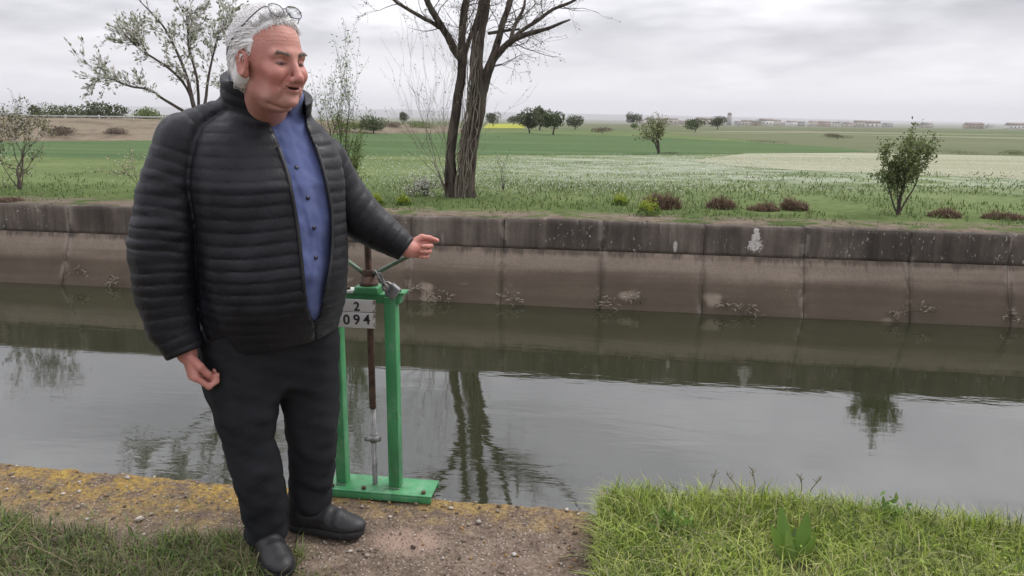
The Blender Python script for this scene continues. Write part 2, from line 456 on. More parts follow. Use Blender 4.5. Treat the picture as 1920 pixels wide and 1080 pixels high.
def ledge_mat():
    t = NT('lichen_concrete'); p = t.pos; x, y, z = t.xyz(p)
    fine = t.noise(p, 55, 5, 0.7); mid = t.noise(p, 9, 5, 0.65); big = t.noise(p, 2.2, 4, 0.6)
    vor = t.voro(p, 75); 
    vc = t.voro(p, 75, 'Color')
    base = t.ramp(t.math('ADD', t.math('MULTIPLY', fine, 0.55), t.math('MULTIPLY', mid, 0.45)),
                  [(0.32, (0.060, 0.043, 0.031)), (0.5, (0.155, 0.115, 0.086)), (0.68, (0.285, 0.225, 0.175))])
    vg = t.xyz(vc)[0]
    stones = t.math('MULTIPLY', t.rng(vor, 0.42, 0.30), t.rng(vg, 0.62, 0.75))
    base = t.mix(t.math('MULTIPLY', stones, 0.75), base, t.mix(vg, (0.24, 0.19, 0.15), (0.40, 0.35, 0.29)))
    # yellow crust lichen, thick on the outer edge and along the left stretch
    edge = t.rng(t.math('ADD', y, t.math('MULTIPLY', t.math('SUBTRACT', mid, 0.5), 0.35)), 2.30, 2.50)
    left = t.math('MULTIPLY', t.rng(x, -0.75, -1.30), t.rng(t.math('ADD', y, t.math('MULTIPLY', t.math('SUBTRACT', big, 0.5), 0.5)), 2.10, 2.42))
    lm = t.math('MAXIMUM', t.math('MULTIPLY', edge, t.rng(x, 0.05, -0.5, 0.45, 0.75)), left)
    lm = t.math('MULTIPLY', lm, t.rng(t.math('ADD', t.math('MULTIPLY', mid, 0.6), t.math('MULTIPLY', fine, 0.4)), 0.41, 0.58))
    lich = t.ramp(t.math('ADD', t.math('MULTIPLY', fine, 0.6), t.math('MULTIPLY', mid, 0.4)), [(0.35, (0.12, 0.080, 0.024)), (0.52, (0.25, 0.162, 0.042)), (0.68, (0.38, 0.28, 0.085))])
    c = t.mix(lm, base, lich)
    # pinkish bare patch of mortar, trodden clean
    q = G(765, 1015)
    d = t.math('ADD', t.math('POWER', t.math('MULTIPLY', t.math('SUBTRACT', x, float(q[0])), 6.0), 2.0), t.math('POWER', t.math('MULTIPLY', t.math('SUBTRACT', y, float(q[1])), 9.5), 2.0))
    pk = t.rng(t.math('ADD', d, t.math('MULTIPLY', mid, 1.2)), 1.5, 0.7)
    c = t.mix(t.math('MULTIPLY', pk, 0.7), c, t.mix(fine, (0.27, 0.185, 0.14), (0.40, 0.29, 0.23)))
    h = t.math('ADD', t.math('MULTIPLY', fine, 0.6), t.math('MULTIPLY', t.rng(vor, 0.5, 0.1), 0.5))
    return t.out(c, 0.92, t.bump(h, 0.9, 0.012, t.bump(mid, 0.5, 0.02)), Specular_IOR_Level=0.2)
M_LEDGE = ledge_mat()

def water_mat():
    t = NT('canal_water'); p = t.pos; x, y, z = t.xyz(p)
    w1 = t.noise(t.mapping(p, (0.9, 3.0, 1)), 1.0, 3, 0.5, 0.4)
    w2 = t.noise(t.mapping(p, (3.2, 9.0, 1)), 1.0, 3, 0.55, 0.6)
    w3 = t.noise(t.mapping(p, (0.25, 0.6, 1)), 1.0, 2, 0.5)
    calm = t.rng(w3, 0.35, 0.62, 0.25, 1.0)
    h = t.math('ADD', t.math('MULTIPLY', w1, 0.7), t.math('MULTIPLY', w2, 0.22))
    n = t.n.new('ShaderNodeBump'); n.inputs['Distance'].default_value = 0.022
    t.put(n.inputs['Strength'], t.math('MULTIPLY', calm, 0.24)); t.put(n.inputs['Height'], h)
    c = t.mix(t.noise(p, 0.3, 3), (0.020, 0.023, 0.011), (0.030, 0.032, 0.017))
    return t.out(c, 0.035, n.outputs[0], IOR=2.45)
M_WATER = water_mat()

# ================================================================== ground sheet with the canal trough
prof = [(-90, -0.03), (1.0, -0.03), (NEAR_Y - 0.22, -0.03), (NEAR_Y - 0.2, -2.6), (WALL_Y + 0.2, -2.6), (WALL_Y + 0.22, 0.012),
        (14, 0.015), (30, 0.0), (90, 0.0), (400, far_z(0, 400)), (1500, far_z(0, 1500)), (7200, far_z(0, 1500) - 0.5)]
xs = [-7900, -4000, -1000, -200, -60, -20, 0, 20, 60, 200, 1000, 4000, 7900]
V = [(x, y, z) for (y, z) in prof for x in xs]
nx = len(xs)
Q = [(r * nx + c, r * nx + c + 1, (r + 1) * nx + c + 1, (r + 1) * nx + c) for r in range(len(prof) - 1) for c in range(nx - 1)]
tag(link(bpy.data.objects.new('ground', mesh_np('ground', V, Q)), M_GROUND), kind='structure')

# near right bank: damp soil under the grass, a little mounded
gx = np.linspace(LEDGE_X1 - 0.02, 3.4, 60); gy = np.linspace(0.9, NEAR_Y + 0.06, 34)
XX, YY = np.meshgrid(gx, gy)
P2 = np.stack([XX.ravel(), YY.ravel(), np.zeros(XX.size)], 1)
def bank_z(x, y):
    x = np.asarray(x, float); y = np.asarray(y, float)
    Pn = np.stack([x.ravel(), y.ravel(), 0 * x.ravel()], 1)
    z = 0.02 + 0.045 * np.exp(-((x - 0.55) / 0.55) ** 2) + 0.02 * vnoise(Pn, 3.0, 3, 2).reshape(x.shape)
    return z - 0.5 * np.clip(y - (NEAR_Y - 0.03), 0, 1)
P2[:, 2] = bank_z(P2[:, 0], P2[:, 1])
V = P2.tolist(); n_x = len(gx)
Q = [(r * n_x + c, r * n_x + c + 1, (r + 1) * n_x + c + 1, (r + 1) * n_x + c) for r in range(len(gy) - 1) for c in range(n_x - 1)]
base = len(V); r = len(gy) - 1
V += [(x, NEAR_Y + 0.06, -2.6) for x in gx]
Q += [(r * n_x + c, r * n_x + c + 1, base + c + 1, base + c) for c in range(n_x - 1)]
tag(link(bpy.data.objects.new('grass_bank', mesh_np('grass_bank', V, Q, smooth=True)), M_GROUND), kind='structure')

# near concrete ledge: rough exposed aggregate, crumbled outer edge, face dropping into the canal
gx = np.linspace(-3.4, LEDGE_X1, 250)
rows = np.linspace(0.75, NEAR_Y, 125)
Vr = []
ero = 0.030 * vnoise(np.stack([gx, 0 * gx, 0 * gx], 1), 4.0, 4, 5) + 0.012 * vnoise(np.stack([gx, 0 * gx, 0 * gx], 1), 22.0, 2, 6)
for i, y in enumerate(rows):
    f = i / (len(rows) - 1)
    yy = y + ero * f ** 6
    Pn = np.stack([gx, np.full_like(gx, y), 0 * gx], 1)
    z = 0.012 * vnoise(Pn, 3.0, 3, 1) + 0.007 * vnoise(Pn, 20.0, 3, 3) + 0.004 * np.abs(vnoise(Pn, 60.0, 2, 4))
    z -= 0.016 * np.clip((f - 0.975) / 0.025, 0, 1) ** 2
    z += -0.05 * np.clip((gx - (LEDGE_X1 - 0.12)) / 0.12, 0, 1) ** 2
    Vr.append(np.stack([gx, yy, z], 1))
for dz, dy in ((0.05, 0.008), (0.16, 0.0), (0.6, -0.01), (2.6, -0.02)):
    Vr.append(np.stack([gx, NEAR_Y + ero * (0.8 if dz < 0.1 else 0.3) + dy, np.full_like(gx, -dz)], 1))
nr = len(Vr); n_x = len(gx)
V = np.concatenate(Vr)
Q = [(r * n_x + c, r * n_x + c + 1, (r + 1) * n_x + c + 1, (r + 1) * n_x + c) for r in range(nr - 1) for c in range(n_x - 1)]
tag(link(bpy.data.objects.new('concrete_ledge', mesh_np('concrete_ledge', V, Q, smooth=True)), M_LEDGE), kind='structure')
mb = MB(); mb.hexa([(-60, 0.75, -2.6), (-3.42, 0.75, -2.6), (-3.42, NEAR_Y, -2.6), (-60, NEAR_Y, -2.6),
                    (-60, 0.75, -0.004), (-3.42, 0.75, -0.004), (-3.42, NEAR_Y, -0.004), (-60, NEAR_Y, -0.004)])
tag(mb.build('concrete_kerb', M_LEDGE), kind='structure')
mb = MB(); mb.hexa([(3.42, 0.75, -2.6), (60, 0.75, -2.6), (60, NEAR_Y, -2.6), (3.42, NEAR_Y, -2.6),
                    (3.42, 0.75, 0.02), (60, 0.75, 0.02), (60, NEAR_Y, 0.02), (3.42, NEAR_Y, 0.02)])
tag(mb.build('earth_bank', M_GROUND), kind='structure')

# canal water
V = [(-200, NEAR_Y - 0.1, WATER_Z), (200, NEAR_Y - 0.1, WATER_Z), (200, WALL_Y + 0.1, WATER_Z), (-200, WALL_Y + 0.1, WATER_Z)]
tag(link(bpy.data.objects.new('water', mesh_np('water', V, [(0, 1, 2, 3)])), M_WATER), kind='structure')

# ================================================================== far canal wall, bay by bay
joint_px = [945, 1130, 1320, 1508, 1705, 1893]
joints = [float(OnY(px, 450 + (px - 945) * 0.028, WALL_Y)[0]) for px in joint_px]
jl = float(OnY(130, 410, WALL_Y)[0])
joints = [jl + (joints[0] - jl) * k / 5 for k in range(5)] + joints
stp = 1.33
joints = [joints[0] - stp * k for k in range(9, 0, -1)] + joints + [joints[-1] + stp * k for k in range(1, 9)]
wall = empty('canal_wall', (0, WALL_Y, WATER_Z))
tag(wall, 'stained concrete canal wall across the water, dark parapet above sloped lining', 'wall')
def slab(mb, a, b, zt, zb, yf, yback, lean, seed):
    """front face as an uneven grid with worn arrises, closed by a top, two cheeks and a back"""
    us = [0, 0.02, 0.06, 0.14, 0.3, 0.5, 0.7, 0.86, 0.94, 0.98, 1.0]; vs = np.linspace(0, 1, 9); V = []; Cx = []
    for v in vs:
        z = zt + (zb - zt) * v
        for u in us:
            x = a + (b - a) * u; e = min(u, 1 - u) * (b - a)
            V.append((x, yf(z) + lean * u, z)); Cx.append(max(0.0, 1 - e / 0.11))
    V = np.array(V); nz = vnoise(V, 7.0, 3, seed); eg = np.array(Cx)
    V[:, 1] += 0.006 * nz + 0.010 * np.clip(eg - 0.6, 0, 1) * np.abs(vnoise(V, 18.0, 2, seed + 1)) * 2
    inner = eg > 0.95; sgn = np.where(V[:, 0] < (a + b) / 2, 1, -1)
    V[:, 0] += np.where(inner, sgn * 0.007 * np.abs(vnoise(V, 9.0, 3, seed + 2)) * 1.6, 0)
    V[:len(us), 2] += 0.008 * vnoise(V[:len(us)], 6.0, 3, seed + 3)
    n = len(us); m = len(vs); Q = [(r * n + c, (r + 1) * n + c, (r + 1) * n + c + 1, r * n + c + 1) for r in range(m - 1) for c in range(n - 1)]
    back = V.copy(); back[:, 1] = yback; k = len(V)
    top = [(c, c + 1, k + c + 1, k + c) for c in range(n - 1)]
    lft = [(r * n, k + r * n, k + (r + 1) * n, (r + 1) * n) for r in range(m - 1)]; rgt = [(r * n + n - 1, (r + 1) * n + n - 1, k + (r + 1) * n + n - 1, k + r * n + n - 1) for r in range(m - 1)]
    bot = [((m - 1) * n + c, k + (m - 1) * n + c, k + (m - 1) * n + c + 1, (m - 1) * n + c + 1) for c in range(n - 1)]
    col = np.stack([eg, eg, eg], 1); mb.add(np.concatenate([V, back]), Q + top + lft + rgt + bot, col=np.concatenate([col, col]))
def bay(x0, x1, k):
    g = RNG.uniform(0.002, 0.005)
    a, b = x0 + g, x1 - g
    dy = RNG.uniform(-0.008, 0.008); dz = RNG.uniform(-0.012, 0.010); lean = RNG.uniform(-0.006, 0.006)
    m1 = MB(); slab(m1, a, b, dz, -0.405, lambda z: WALL_Y + dy - 0.03 * (-z), WALL_Y + 0.22, lean, k)
    m1.build('parapet_panel', M_WALL_UP, wall)
    y0 = WALL_Y - 0.022 + dy; sl = 0.30 / 0.76
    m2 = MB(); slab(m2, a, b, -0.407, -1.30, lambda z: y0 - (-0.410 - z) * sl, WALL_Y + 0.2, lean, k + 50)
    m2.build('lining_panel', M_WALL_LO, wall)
for k in range(len(joints) - 1): bay(joints[k], joints[k + 1], k)
for xj in joints:                                                      # old mortar left in the joints
    sl = 0.30 / 0.76; yb = lambda z: WALL_Y - 0.032 - (-0.410 - z) * sl
    for (z0, z1, f) in ((-0.03, -0.40, lambda z: WALL_Y - 0.03 * (-z)), (-0.412, -1.30, yb)):
        e = RNG.uniform(0.004, 0.016); jb = MB()
        jb.hexa([(xj - 0.016, f(z1) + e, z1), (xj + 0.016, f(z1) + e, z1), (xj + 0.016, f(z1) + 0.1, z1), (xj - 0.016, f(z1) + 0.1, z1),
                 (xj - 0.016, f(z0) + e, z0), (xj + 0.016, f(z0) + e, z0), (xj + 0.016, f(z0) + 0.1, z0), (xj - 0.016, f(z0) + 0.1, z0)], col=(0.6, 0.6, 0.6))
        jb.build('joint_mortar', M_WALL_LO, wall)
bay(-150, joints[0], 99); bay(joints[-1], 150, 99)

# ================================================================== fields
M_WHEAT = field_mat('young_wheat', (0.050, 0.088, 0.030), (0.092, 0.142, 0.056), 0.05, 0.5, 3.0)
M_PALE = field_mat('pale_flowering_crop', (0.20, 0.21, 0.125), (0.33, 0.33, 0.24), 0.05, 0.4, 3.0)
M_RAPE = field_mat('yellow_crop', (0.22, 0.24, 0.03), (0.36, 0.36, 0.06), 0.3, 0.3, 2.0)
M_BROWN = field_mat('dry_bank_grass', (0.095, 0.075, 0.052), (0.20, 0.165, 0.12), 0.5, 0.5, 3.0, (0.12, 0.13, 0.06))
M_OLIVE = field_mat('olive_field', (0.085, 0.105, 0.05), (0.145, 0.155, 0.085), 0.01, 0.05, 0.6)
M_STRAW = field_mat('straw_field', (0.17, 0.16, 0.11), (0.25, 0.235, 0.17), 0.01, 0.05, 0.6)
def field(name, pts, mat, lift):
    V = []
    for p in pts:
        q = GF(*p); V.append((q[0], q[1], q[2] + lift))
    n = len(V); c = np.mean(V, axis=0)
    me = bpy.data.meshes.new(name); me.from_pydata([tuple(v) for v in V], [], [tuple(range(n))])
    tag(link(bpy.data.objects.new(name, me), mat), kind='structure')
field('wheat_field', [(-900, 330), (-400, 318), (0, 312), (300, 306), (640, 292), (960, 291), (1240, 290), (1450, 288), (1640, 285), (1560, 276), (1373, 265), (1200, 256),
                      (1000, 250), (700, 249), (300, 262), (0, 263), (-500, 262), (-900, 261)], M_WHEAT, 0.008)
field('pale_field', [(1290, 302), (1380, 312), (1500, 320), (1650, 326), (1920, 337), (2500, 362), (2500, 309), (1920, 293), (1600, 287), (1400, 288)], M_PALE, 0.012)
field('olive_field', [(1450, 285), (1700, 288), (1920, 291), (2500, 304), (2500, 270), (1920, 262), (1500, 252), (1250, 251), (1420, 265)], M_OLIVE, 0.006)
field('straw_field', [(1250, 249.5), (1500, 251), (1920, 261), (2500, 269), (2500, 258), (1920, 253), (1500, 246), (1300, 246)], M_STRAW, 0.01)
field('yellow_field', [(905, 241), (985, 241), (980, 232), (915, 232)], M_RAPE, 0.03)

# low embankment at the far side of the wheat, carrying the road
emb = []
nx_ = 70; ny_ = 14
base_px = np.linspace(-500, 880, nx_)
Vb = []
for i, px in enumerate(base_px):
    yb = np.interp(px, [-500, 0, 300, 640, 880], [262.5, 263.5, 262, 250, 249])
    q = GF(px, yb)
    top = np.interp(px, [-500, 300, 640, 880], [1.02, 0.92, 0.86, 0.25])
    for j in range(ny_):
        f = j / (ny_ - 1)
        yy = q[1] - 1.2 + f * 26
        h = top * min(1.0, max(0.0, (f - 0.02) / 0.30)) ** 0.8 * min(1.0, (1 - f) / 0.25)
        Vb.append((q[0] * (yy / q[1]), yy, 0.008 + h))
Vb = np.array(Vb); Vb[:, 2] += 0.10 * vnoise(Vb, 0.45, 3, 8) * np.clip(Vb[:, 2] * 4, 0, 1)
Q = [(i * ny_ + j, (i + 1) * ny_ + j, (i + 1) * ny_ + j + 1, i * ny_ + j + 1) for i in range(nx_ - 1) for j in range(ny_ - 1)]
tag(link(bpy.data.objects.new('road_embankment', mesh_np('road_embankment', Vb, Q, smooth=True)), M_BROWN), kind='structure')

# distant hills
M_HILL = field_mat('far_hills', (0.09, 0.10, 0.07), (0.17, 0.15, 0.11), 0.0012, 0.0012, 0.01)
def hills(name, dist, pts, depth):
    pxs = np.linspace(-600, 2500, 120); V = []
    n = 9
    for px in pxs:
        py = np.interp(px, [a for a, _ in pts], [b for _, b in pts])
        q = C(px, py, dist)
        for j in range(n):
            f = j / (n - 1)
            k = 1 - depth * 0.5 * (1 - f)
            zt = q[2] * math.sin(f * math.pi / 2) - 12 * (1 - f)
            V.append((q[0] * k, q[1] * k, zt))
    V = np.array(V); V[:, 2] += (6 * vnoise(V, 1 / 350.0, 4, 9)) * np.clip(V[:, 2] / 40, 0, 1)
    Q = [(i * n + j, (i + 1) * n + j, (i + 1) * n + j + 1, i * n + j + 1) for i in range(len(pxs) - 1) for j in range(n - 1)]
    tag(link(bpy.data.objects.new(name, mesh_np(name, V, Q, smooth=True)), M_HILL), kind='structure')
hills('hills', 7000, [(-1400, 186), (-300, 195), (0, 196), (160, 197), (420, 203), (640, 206), (760, 205), (900, 210), (1200, 215), (1500, 222), (1920, 232), (3300, 250)], 0.5)

# ================================================================== plants
M_BARK = None
def bark_mat(name, c1, c2, sc=14):
    t = NT(name); p = t.tc.outputs['Object']
    f = t.noise(t.mapping(p, (sc, sc, sc * 0.16)), 1.0, 6, 0.7, 0.5); g = t.noise(p, 3, 3)
    c = t.ramp(f, [(0.34, c1), (0.5, tuple((a + b) / 2 for a, b in zip(c1, c2))), (0.68, c2)])
    c = t.mix(t.math('MULTIPLY', t.rng(g, 0.5, 0.7), 0.35), c, (0.12, 0.125, 0.10))
    return t.out(c, 0.95, t.bump(f, 1.0, 0.03), Specular_IOR_Level=0.1)
M_BARK = bark_mat('grey_brown_bark', (0.016, 0.012, 0.010), (0.135, 0.108, 0.088))
M_TWIG = bark_mat('thin_twig_bark', (0.055, 0.043, 0.037), (0.13, 0.105, 0.09), 40)
M_PALE_TWIG = bark_mat('pale_dry_stem', (0.17, 0.145, 0.115), (0.33, 0.29, 0.23), 40)
M_LEAF = leafy('leaf', 0.6, 0.25)
M_BLADE = leafy('grass_blade', 0.55, 0.28, 0.35)
M_DRY = leafy('dry_foliage', 0.8, 0.15, 0.1)

def unit(v):
    v = np.asarray(v, float); return v / (np.linalg.norm(v) + 1e-12)
def rand_dir(n):
    v = RNG.normal(size=(n, 3)); return v / np.linalg.norm(v, axis=1)[:, None]

def leaves(mb, Cn, size, cols, aspect=0.42, up=None, axis=None):
    """one diamond-shaped folded leaf per centre"""
    Cn = np.asarray(Cn, float); n = len(Cn)
    if n == 0: return
    size = np.broadcast_to(np.asarray(size, float), (n,))[:, None]
    d = rand_dir(n) if axis is None else np.asarray(axis, float) + 0.5 * rand_dir(n)
    if up is not None: d = d + np.array([0, 0, up])
    d /= np.linalg.norm(d, axis=1)[:, None]
    s = np.cross(d, rand_dir(n)); s /= np.linalg.norm(s, axis=1)[:, None] + 1e-9
    nn = np.cross(d, s)
    a = Cn; b = Cn + d * size * 0.5 + s * size * aspect * 0.5 + nn * size * 0.06
    c = Cn + d * size; e = Cn + d * size * 0.5 - s * size * aspect * 0.5 + nn * size * 0.06
    V = np.stack([a, b, c, e], 1).reshape(-1, 3)
    Q = np.arange(n * 4).reshape(-1, 4)
    mb.add(V, Q, col=np.repeat(np.asarray(cols), 4, axis=0))

def pick_cols(n, palette, jitter=0.18):
    pal = np.asarray(palette, float); w = RNG.integers(0, len(pal), n)
    return np.clip(pal[w] * (1 + RNG.uniform(-jitter, jitter, (n, 1))) * (1 + RNG.uniform(-0.06, 0.06, (n, 3))), 0, 1)

def blades(mb, base, height, width, lean, cols, tipcol=None):
    """curved grass blades, two segments each"""
    base = np.asarray(base, float); n = len(base)
    h = np.broadcast_to(np.asarray(height, float), (n,))[:, None]; w = np.broadcast_to(np.asarray(width, float), (n,))[:, None]
    le = np.broadcast_to(np.asarray(lean, float), (n,))[:, None]
    a = RNG.uniform(0, 2 * math.pi, n); d = np.stack([np.cos(a), np.sin(a), 0 * a], 1)
    b = a + RNG.uniform(-1.2, 1.2, n) + math.pi / 2; s = np.stack([np.cos(b), np.sin(b), 0 * b], 1)
    z = np.array([0, 0, 1.0])
    m_ = base + d * le * h * 0.30 + z * h * (0.62 - 0.15 * le)
    t_ = base + d * le * h * 0.95 + z * h * (1.0 - 0.5 * le)
    V = np.stack([base - s * w * 0.5, base + s * w * 0.5, m_ + s * w * 0.42, m_ - s * w * 0.42, t_], 1).reshape(-1, 3)
    i = np.arange(n)[:, None] * 5
    mb.add(V, i + np.array([0, 1, 2, 3]), i + np.array([3, 2, 4]), col=np.repeat(np.asarray(cols), 5, axis=0))

def grow(mb, p, d, length, r, depth, tips, prm):
    """a wandering branch that forks; tips collects (point, direction, radius)"""
    n = max(3, int(length / prm.get('seg', 0.12)))
    pts = [np.asarray(p, float)]; d = unit(d); rad = [r]
    for i in range(n):
        d = unit(d + prm.get('wob', 0.16) * RNG.normal(size=3) + np.array([0, 0, prm.get('up', 0.03)]))
        pts.append(pts[-1] + d * length / n); rad.append(max(prm.get('rmin', 0.0015), r * (1 - prm.get('taper', 0.75) * (i + 1) / n)))
    mb.tube(pts, rad, 6 if r > 0.02 else (4 if r > 0.006 else 3), caps=False)
    for i in range(1, len(pts)):
        if prm.get('leafy_from', 1) >= depth: tips.append((pts[i], d, rad[i]))
    if depth <= 0: return
    nc = prm.get('kids', 4)
    nc = RNG.integers(max(1, nc - 1), nc + 2)
    for _ in range(nc):
        f = RNG.uniform(prm.get('kid_from', 0.25), 1.0); i = min(n - 1, int(f * n))
        q = pts[i] + (pts[i + 1] - pts[i]) * RNG.uniform()
        tang = unit(pts[i + 1] - pts[i]); side = unit(np.cross(tang, RNG.normal(size=3)))
        ang = RNG.uniform(*prm.get('ang', (0.35, 0.8)))
        nd = tang * math.cos(ang) + side * math.sin(ang)
        grow(mb, q, nd, length * RNG.uniform(*prm.get('ratio', (0.45, 0.75))), rad[i] * RNG.uniform(0.45, 0.7), depth - 1, tips, prm)

def poly(px_pts, base_d, depth_off=None):
    """limb drawn through pixels at a distance; depth_off bends it nearer or farther"""
    depth_off = depth_off or [0] * len(px_pts)
    return np.array([C(x, y, base_d + o) for (x, y), o in zip(px_pts, depth_off)])
def smooth_line(P, k=4):
    P = np.asarray(P, float); n = len(P)
    if n < 3: return P
    out = []
    for i in range(n - 1):
        p0, p1, p2, p3 = P[max(0, i - 1)], P[i], P[i + 1], P[min(n - 1, i + 2)]
        for t in np.arange(k) / k:
            out.append(0.5 * ((2 * p1) + (p2 - p0) * t + (2 * p0 - 5 * p1 + 4 * p2 - p3) * t * t + (3 * p1 - p0 - 3 * p2 + p3) * t ** 3))
    out.append(P[-1]); return np.array(out)

# ------------------------------------------------------------------ the big bare tree behind the far wall
TB = G(862, 371); TD = float(np.dot(TB, HEAD))
tree = empty('tree', TB)
tag(tree, 'tall bare tree with two joined trunks standing behind the far canal wall', 'tree')
mpx = TD / FPX
def limb(mb, pts, wid, off=None, sides=9, jit=0.07):
    P = smooth_line(poly(pts, TD, off), 5)
    R = np.interp(np.linspace(0, 1, len(P)), np.linspace(0, 1, len(wid)), wid) * mpx * 0.5
    P = P + 0.25 * R[:, None] * np.stack([vnoise(P, 1.5, 2, k) for k in (1, 2, 3)], 1)
    mb.tube(P, R, sides, caps=True, jit=jit)
    return P, R
tr = MB()
L = []
L.append(limb(tr, [(874, 382), (876, 355), (881, 285), (892, 215), (897, 170), (893, 122), (899, 61), (908, 0), (914, -120), (930, -260), (938, -380)], [40, 33, 29, 31, 30, 24, 22, 21, 17, 11, 5], [0, 0, 0, 0, 0, 0, .1, .2, .3, .4, .5], 12))
L.append(limb(tr, [(848, 382), (848, 350), (846, 285), (855, 204), (864, 150), (867, 105), (866, 81), (869, 24), (878, -20), (884, -150), (875, -300)], [34, 26, 18, 17, 16, 17, 13, 13, 12, 9, 4], [0, 0, 0, 0, -.1, -.1, -.1, -.2, -.2, -.2, -.3], 10))
L.append(limb(tr, [(899, 178), (906, 155), (914, 136), (926, 106), (936, 70), (942, 45), (957, 0), (972, -90), (1000, -190), (1010, -290)], [26, 24, 19, 15, 12, 11, 11, 9, 6, 3], [0, 0, 0, 0, .1, .1, .2, .4, .6, .8]))
L.append(limb(tr, [(922, 118), (937, 98), (959, 77), (991, 63), (1028, 53), (1050, 44), (1069, 37)], [12, 12, 11, 9, 6, 5, 2.5], [0, -.1, -.2, -.3, -.4, -.4, -.5]))
L.append(limb(tr, [(958, 78), (975, 60), (1007, 39), (1036, 18), (1077, 0), (1105, -30), (1125, -75)], [8, 7, 7, 6, 5, 4, 2], [-.2, -.1, 0, .1, .2, .3, .3]))
L.append(limb(tr, [(956, 84), (961, 60), (969, 41), (983, 12), (986, -30)], [8, 7, 7, 5, 2], [-.2, -.1, .1, .2, .3]))
L.append(limb(tr, [(867, 112), (852, 92), (840, 69), (820, 37), (800, 0), (785, -60), (760, -150), (750, -220)], [16, 15, 13, 12, 10, 8, 5, 2], [-.1, -.1, -.2, -.3, -.4, -.6, -.8, -.9]))
L.append(limb(tr, [(824, 52), (810, 42), (796, 35), (763, 16), (739, 0), (715, -30), (690, -70)], [7, 7, 7, 6, 5, 3, 2], [-.3, -.3, -.3, -.2, -.1, 0, .1]))
L.append(limb(tr, [(871, 108), (880, 75), (889, 49), (900, 12), (905, -60), (890, -150)], [9, 9, 8, 8, 6, 2], [0, .2, .3, .4, .5, .6]))
L.append(limb(tr, [(916, 63), (935, 60), (955, 57), (975, 55)], [6, 6, 5, 3], [0, .1, .1, .1]))
L.append(limb(tr, [(862, 372), (861, 350), (862, 330)], [40, 22, 10], None, 9))
tr.build('trunk', M_BARK, tree, smooth=True)
tw = MB(); tips = []
prm = dict(seg=0.10, wob=0.20, up=0.02, taper=0.85, rmin=0.0018, kids=3, ang=(0.35, 0.9), ratio=(0.4, 0.7), leafy_from=1)
for k, (P, R) in enumerate(L[:10]):
    n = len(P)
    cnt = [16, 14, 15, 8, 8, 6, 12, 9, 10, 3][k]
    for _ in range(cnt):
        f = RNG.uniform(0.42 if k < 2 else 0.2, 1.0); i = min(n - 2, int(f * n))
        tang = unit(P[i + 1] - P[i]); side = unit(np.cross(tang, RNG.normal(size=3)))
        a = RNG.uniform(0.4, 1.1)
        grow(tw, P[i], tang * math.cos(a) + side * math.sin(a), RNG.uniform(0.35, 1.0), min(0.010, R[i] * 0.3), 2, tips, prm)
tw.build('twigs', M_TWIG, tree)
bud = MB(); TP = np.array([t[0] for t in tips])
sel = TP[RNG.uniform(size=len(TP)) < 0.55]
leaves(bud, sel + RNG.normal(scale=0.01, size=sel.shape), RNG.uniform(0.018, 0.045, len(sel)), pick_cols(len(sel), [(0.11, 0.085, 0.06), (0.16, 0.14, 0.07), (0.09, 0.07, 0.055), (0.20, 0.19, 0.11)]), 0.5)
bud.build('buds', M_DRY, tree)
vine = MB()
for k in range(26):
    x0 = RNG.uniform(-14, 22); y1 = RNG.uniform(40, 200)
    pts = []
    for y in np.linspace(372, y1, 14):
        cx = np.interp(y, [40, 100, 200, 285, 370], [895, 888, 880, 868, 864])
        pts.append(C(cx + x0 * (0.6 + 0.4 * math.sin(y * 0.02 + k)) + RNG.normal(scale=2.0), y, TD - 0.20 + RNG.normal(scale=0.04)))
    vine.tube(smooth_line(pts, 2), RNG.uniform(0.003, 0.010), 4, caps=False)
vine.build('vine_stems', M_PALE_TWIG, tree)

# ------------------------------------------------------------------ shrubs and small trees made of forking stems
def shrub(name, label, cat, base, stems, prm, leaf, group=None, wood_mat=M_TWIG, leaf_mat=M_LEAF, leaf_name='leaves', wood_name='stems'):
    root = empty(name, base); tag(root, label, cat, group)
    mb = MB(); tips = []
    for (d, ln, r, dep) in stems: grow(mb, base, d, ln, r, dep, tips, prm)
    mb.build(wood_name, wood_mat, root)
    for (lname, frac, size, pal, asp, spread, lm) in leaf:
        TPs = np.array([t[0] for t in tips])
        n = int(len(TPs) * frac)
        sel = TPs[RNG.integers(0, len(TPs), n)]
        lb = MB(); leaves(lb, sel + RNG.normal(scale=spread, size=sel.shape), RNG.uniform(size * 0.6, size * 1.3, n), pick_cols(n, pal), asp, up=0.25)
        tag(lb.build(lname, lm, root), kind='stuff')
    return root

WHITE = [(0.56, 0.55, 0.50), (0.64, 0.63, 0.58), (0.46, 0.46, 0.39)]
PALEG = [(0.20, 0.23, 0.12), (0.27, 0.30, 0.18), (0.13, 0.15, 0.08)]
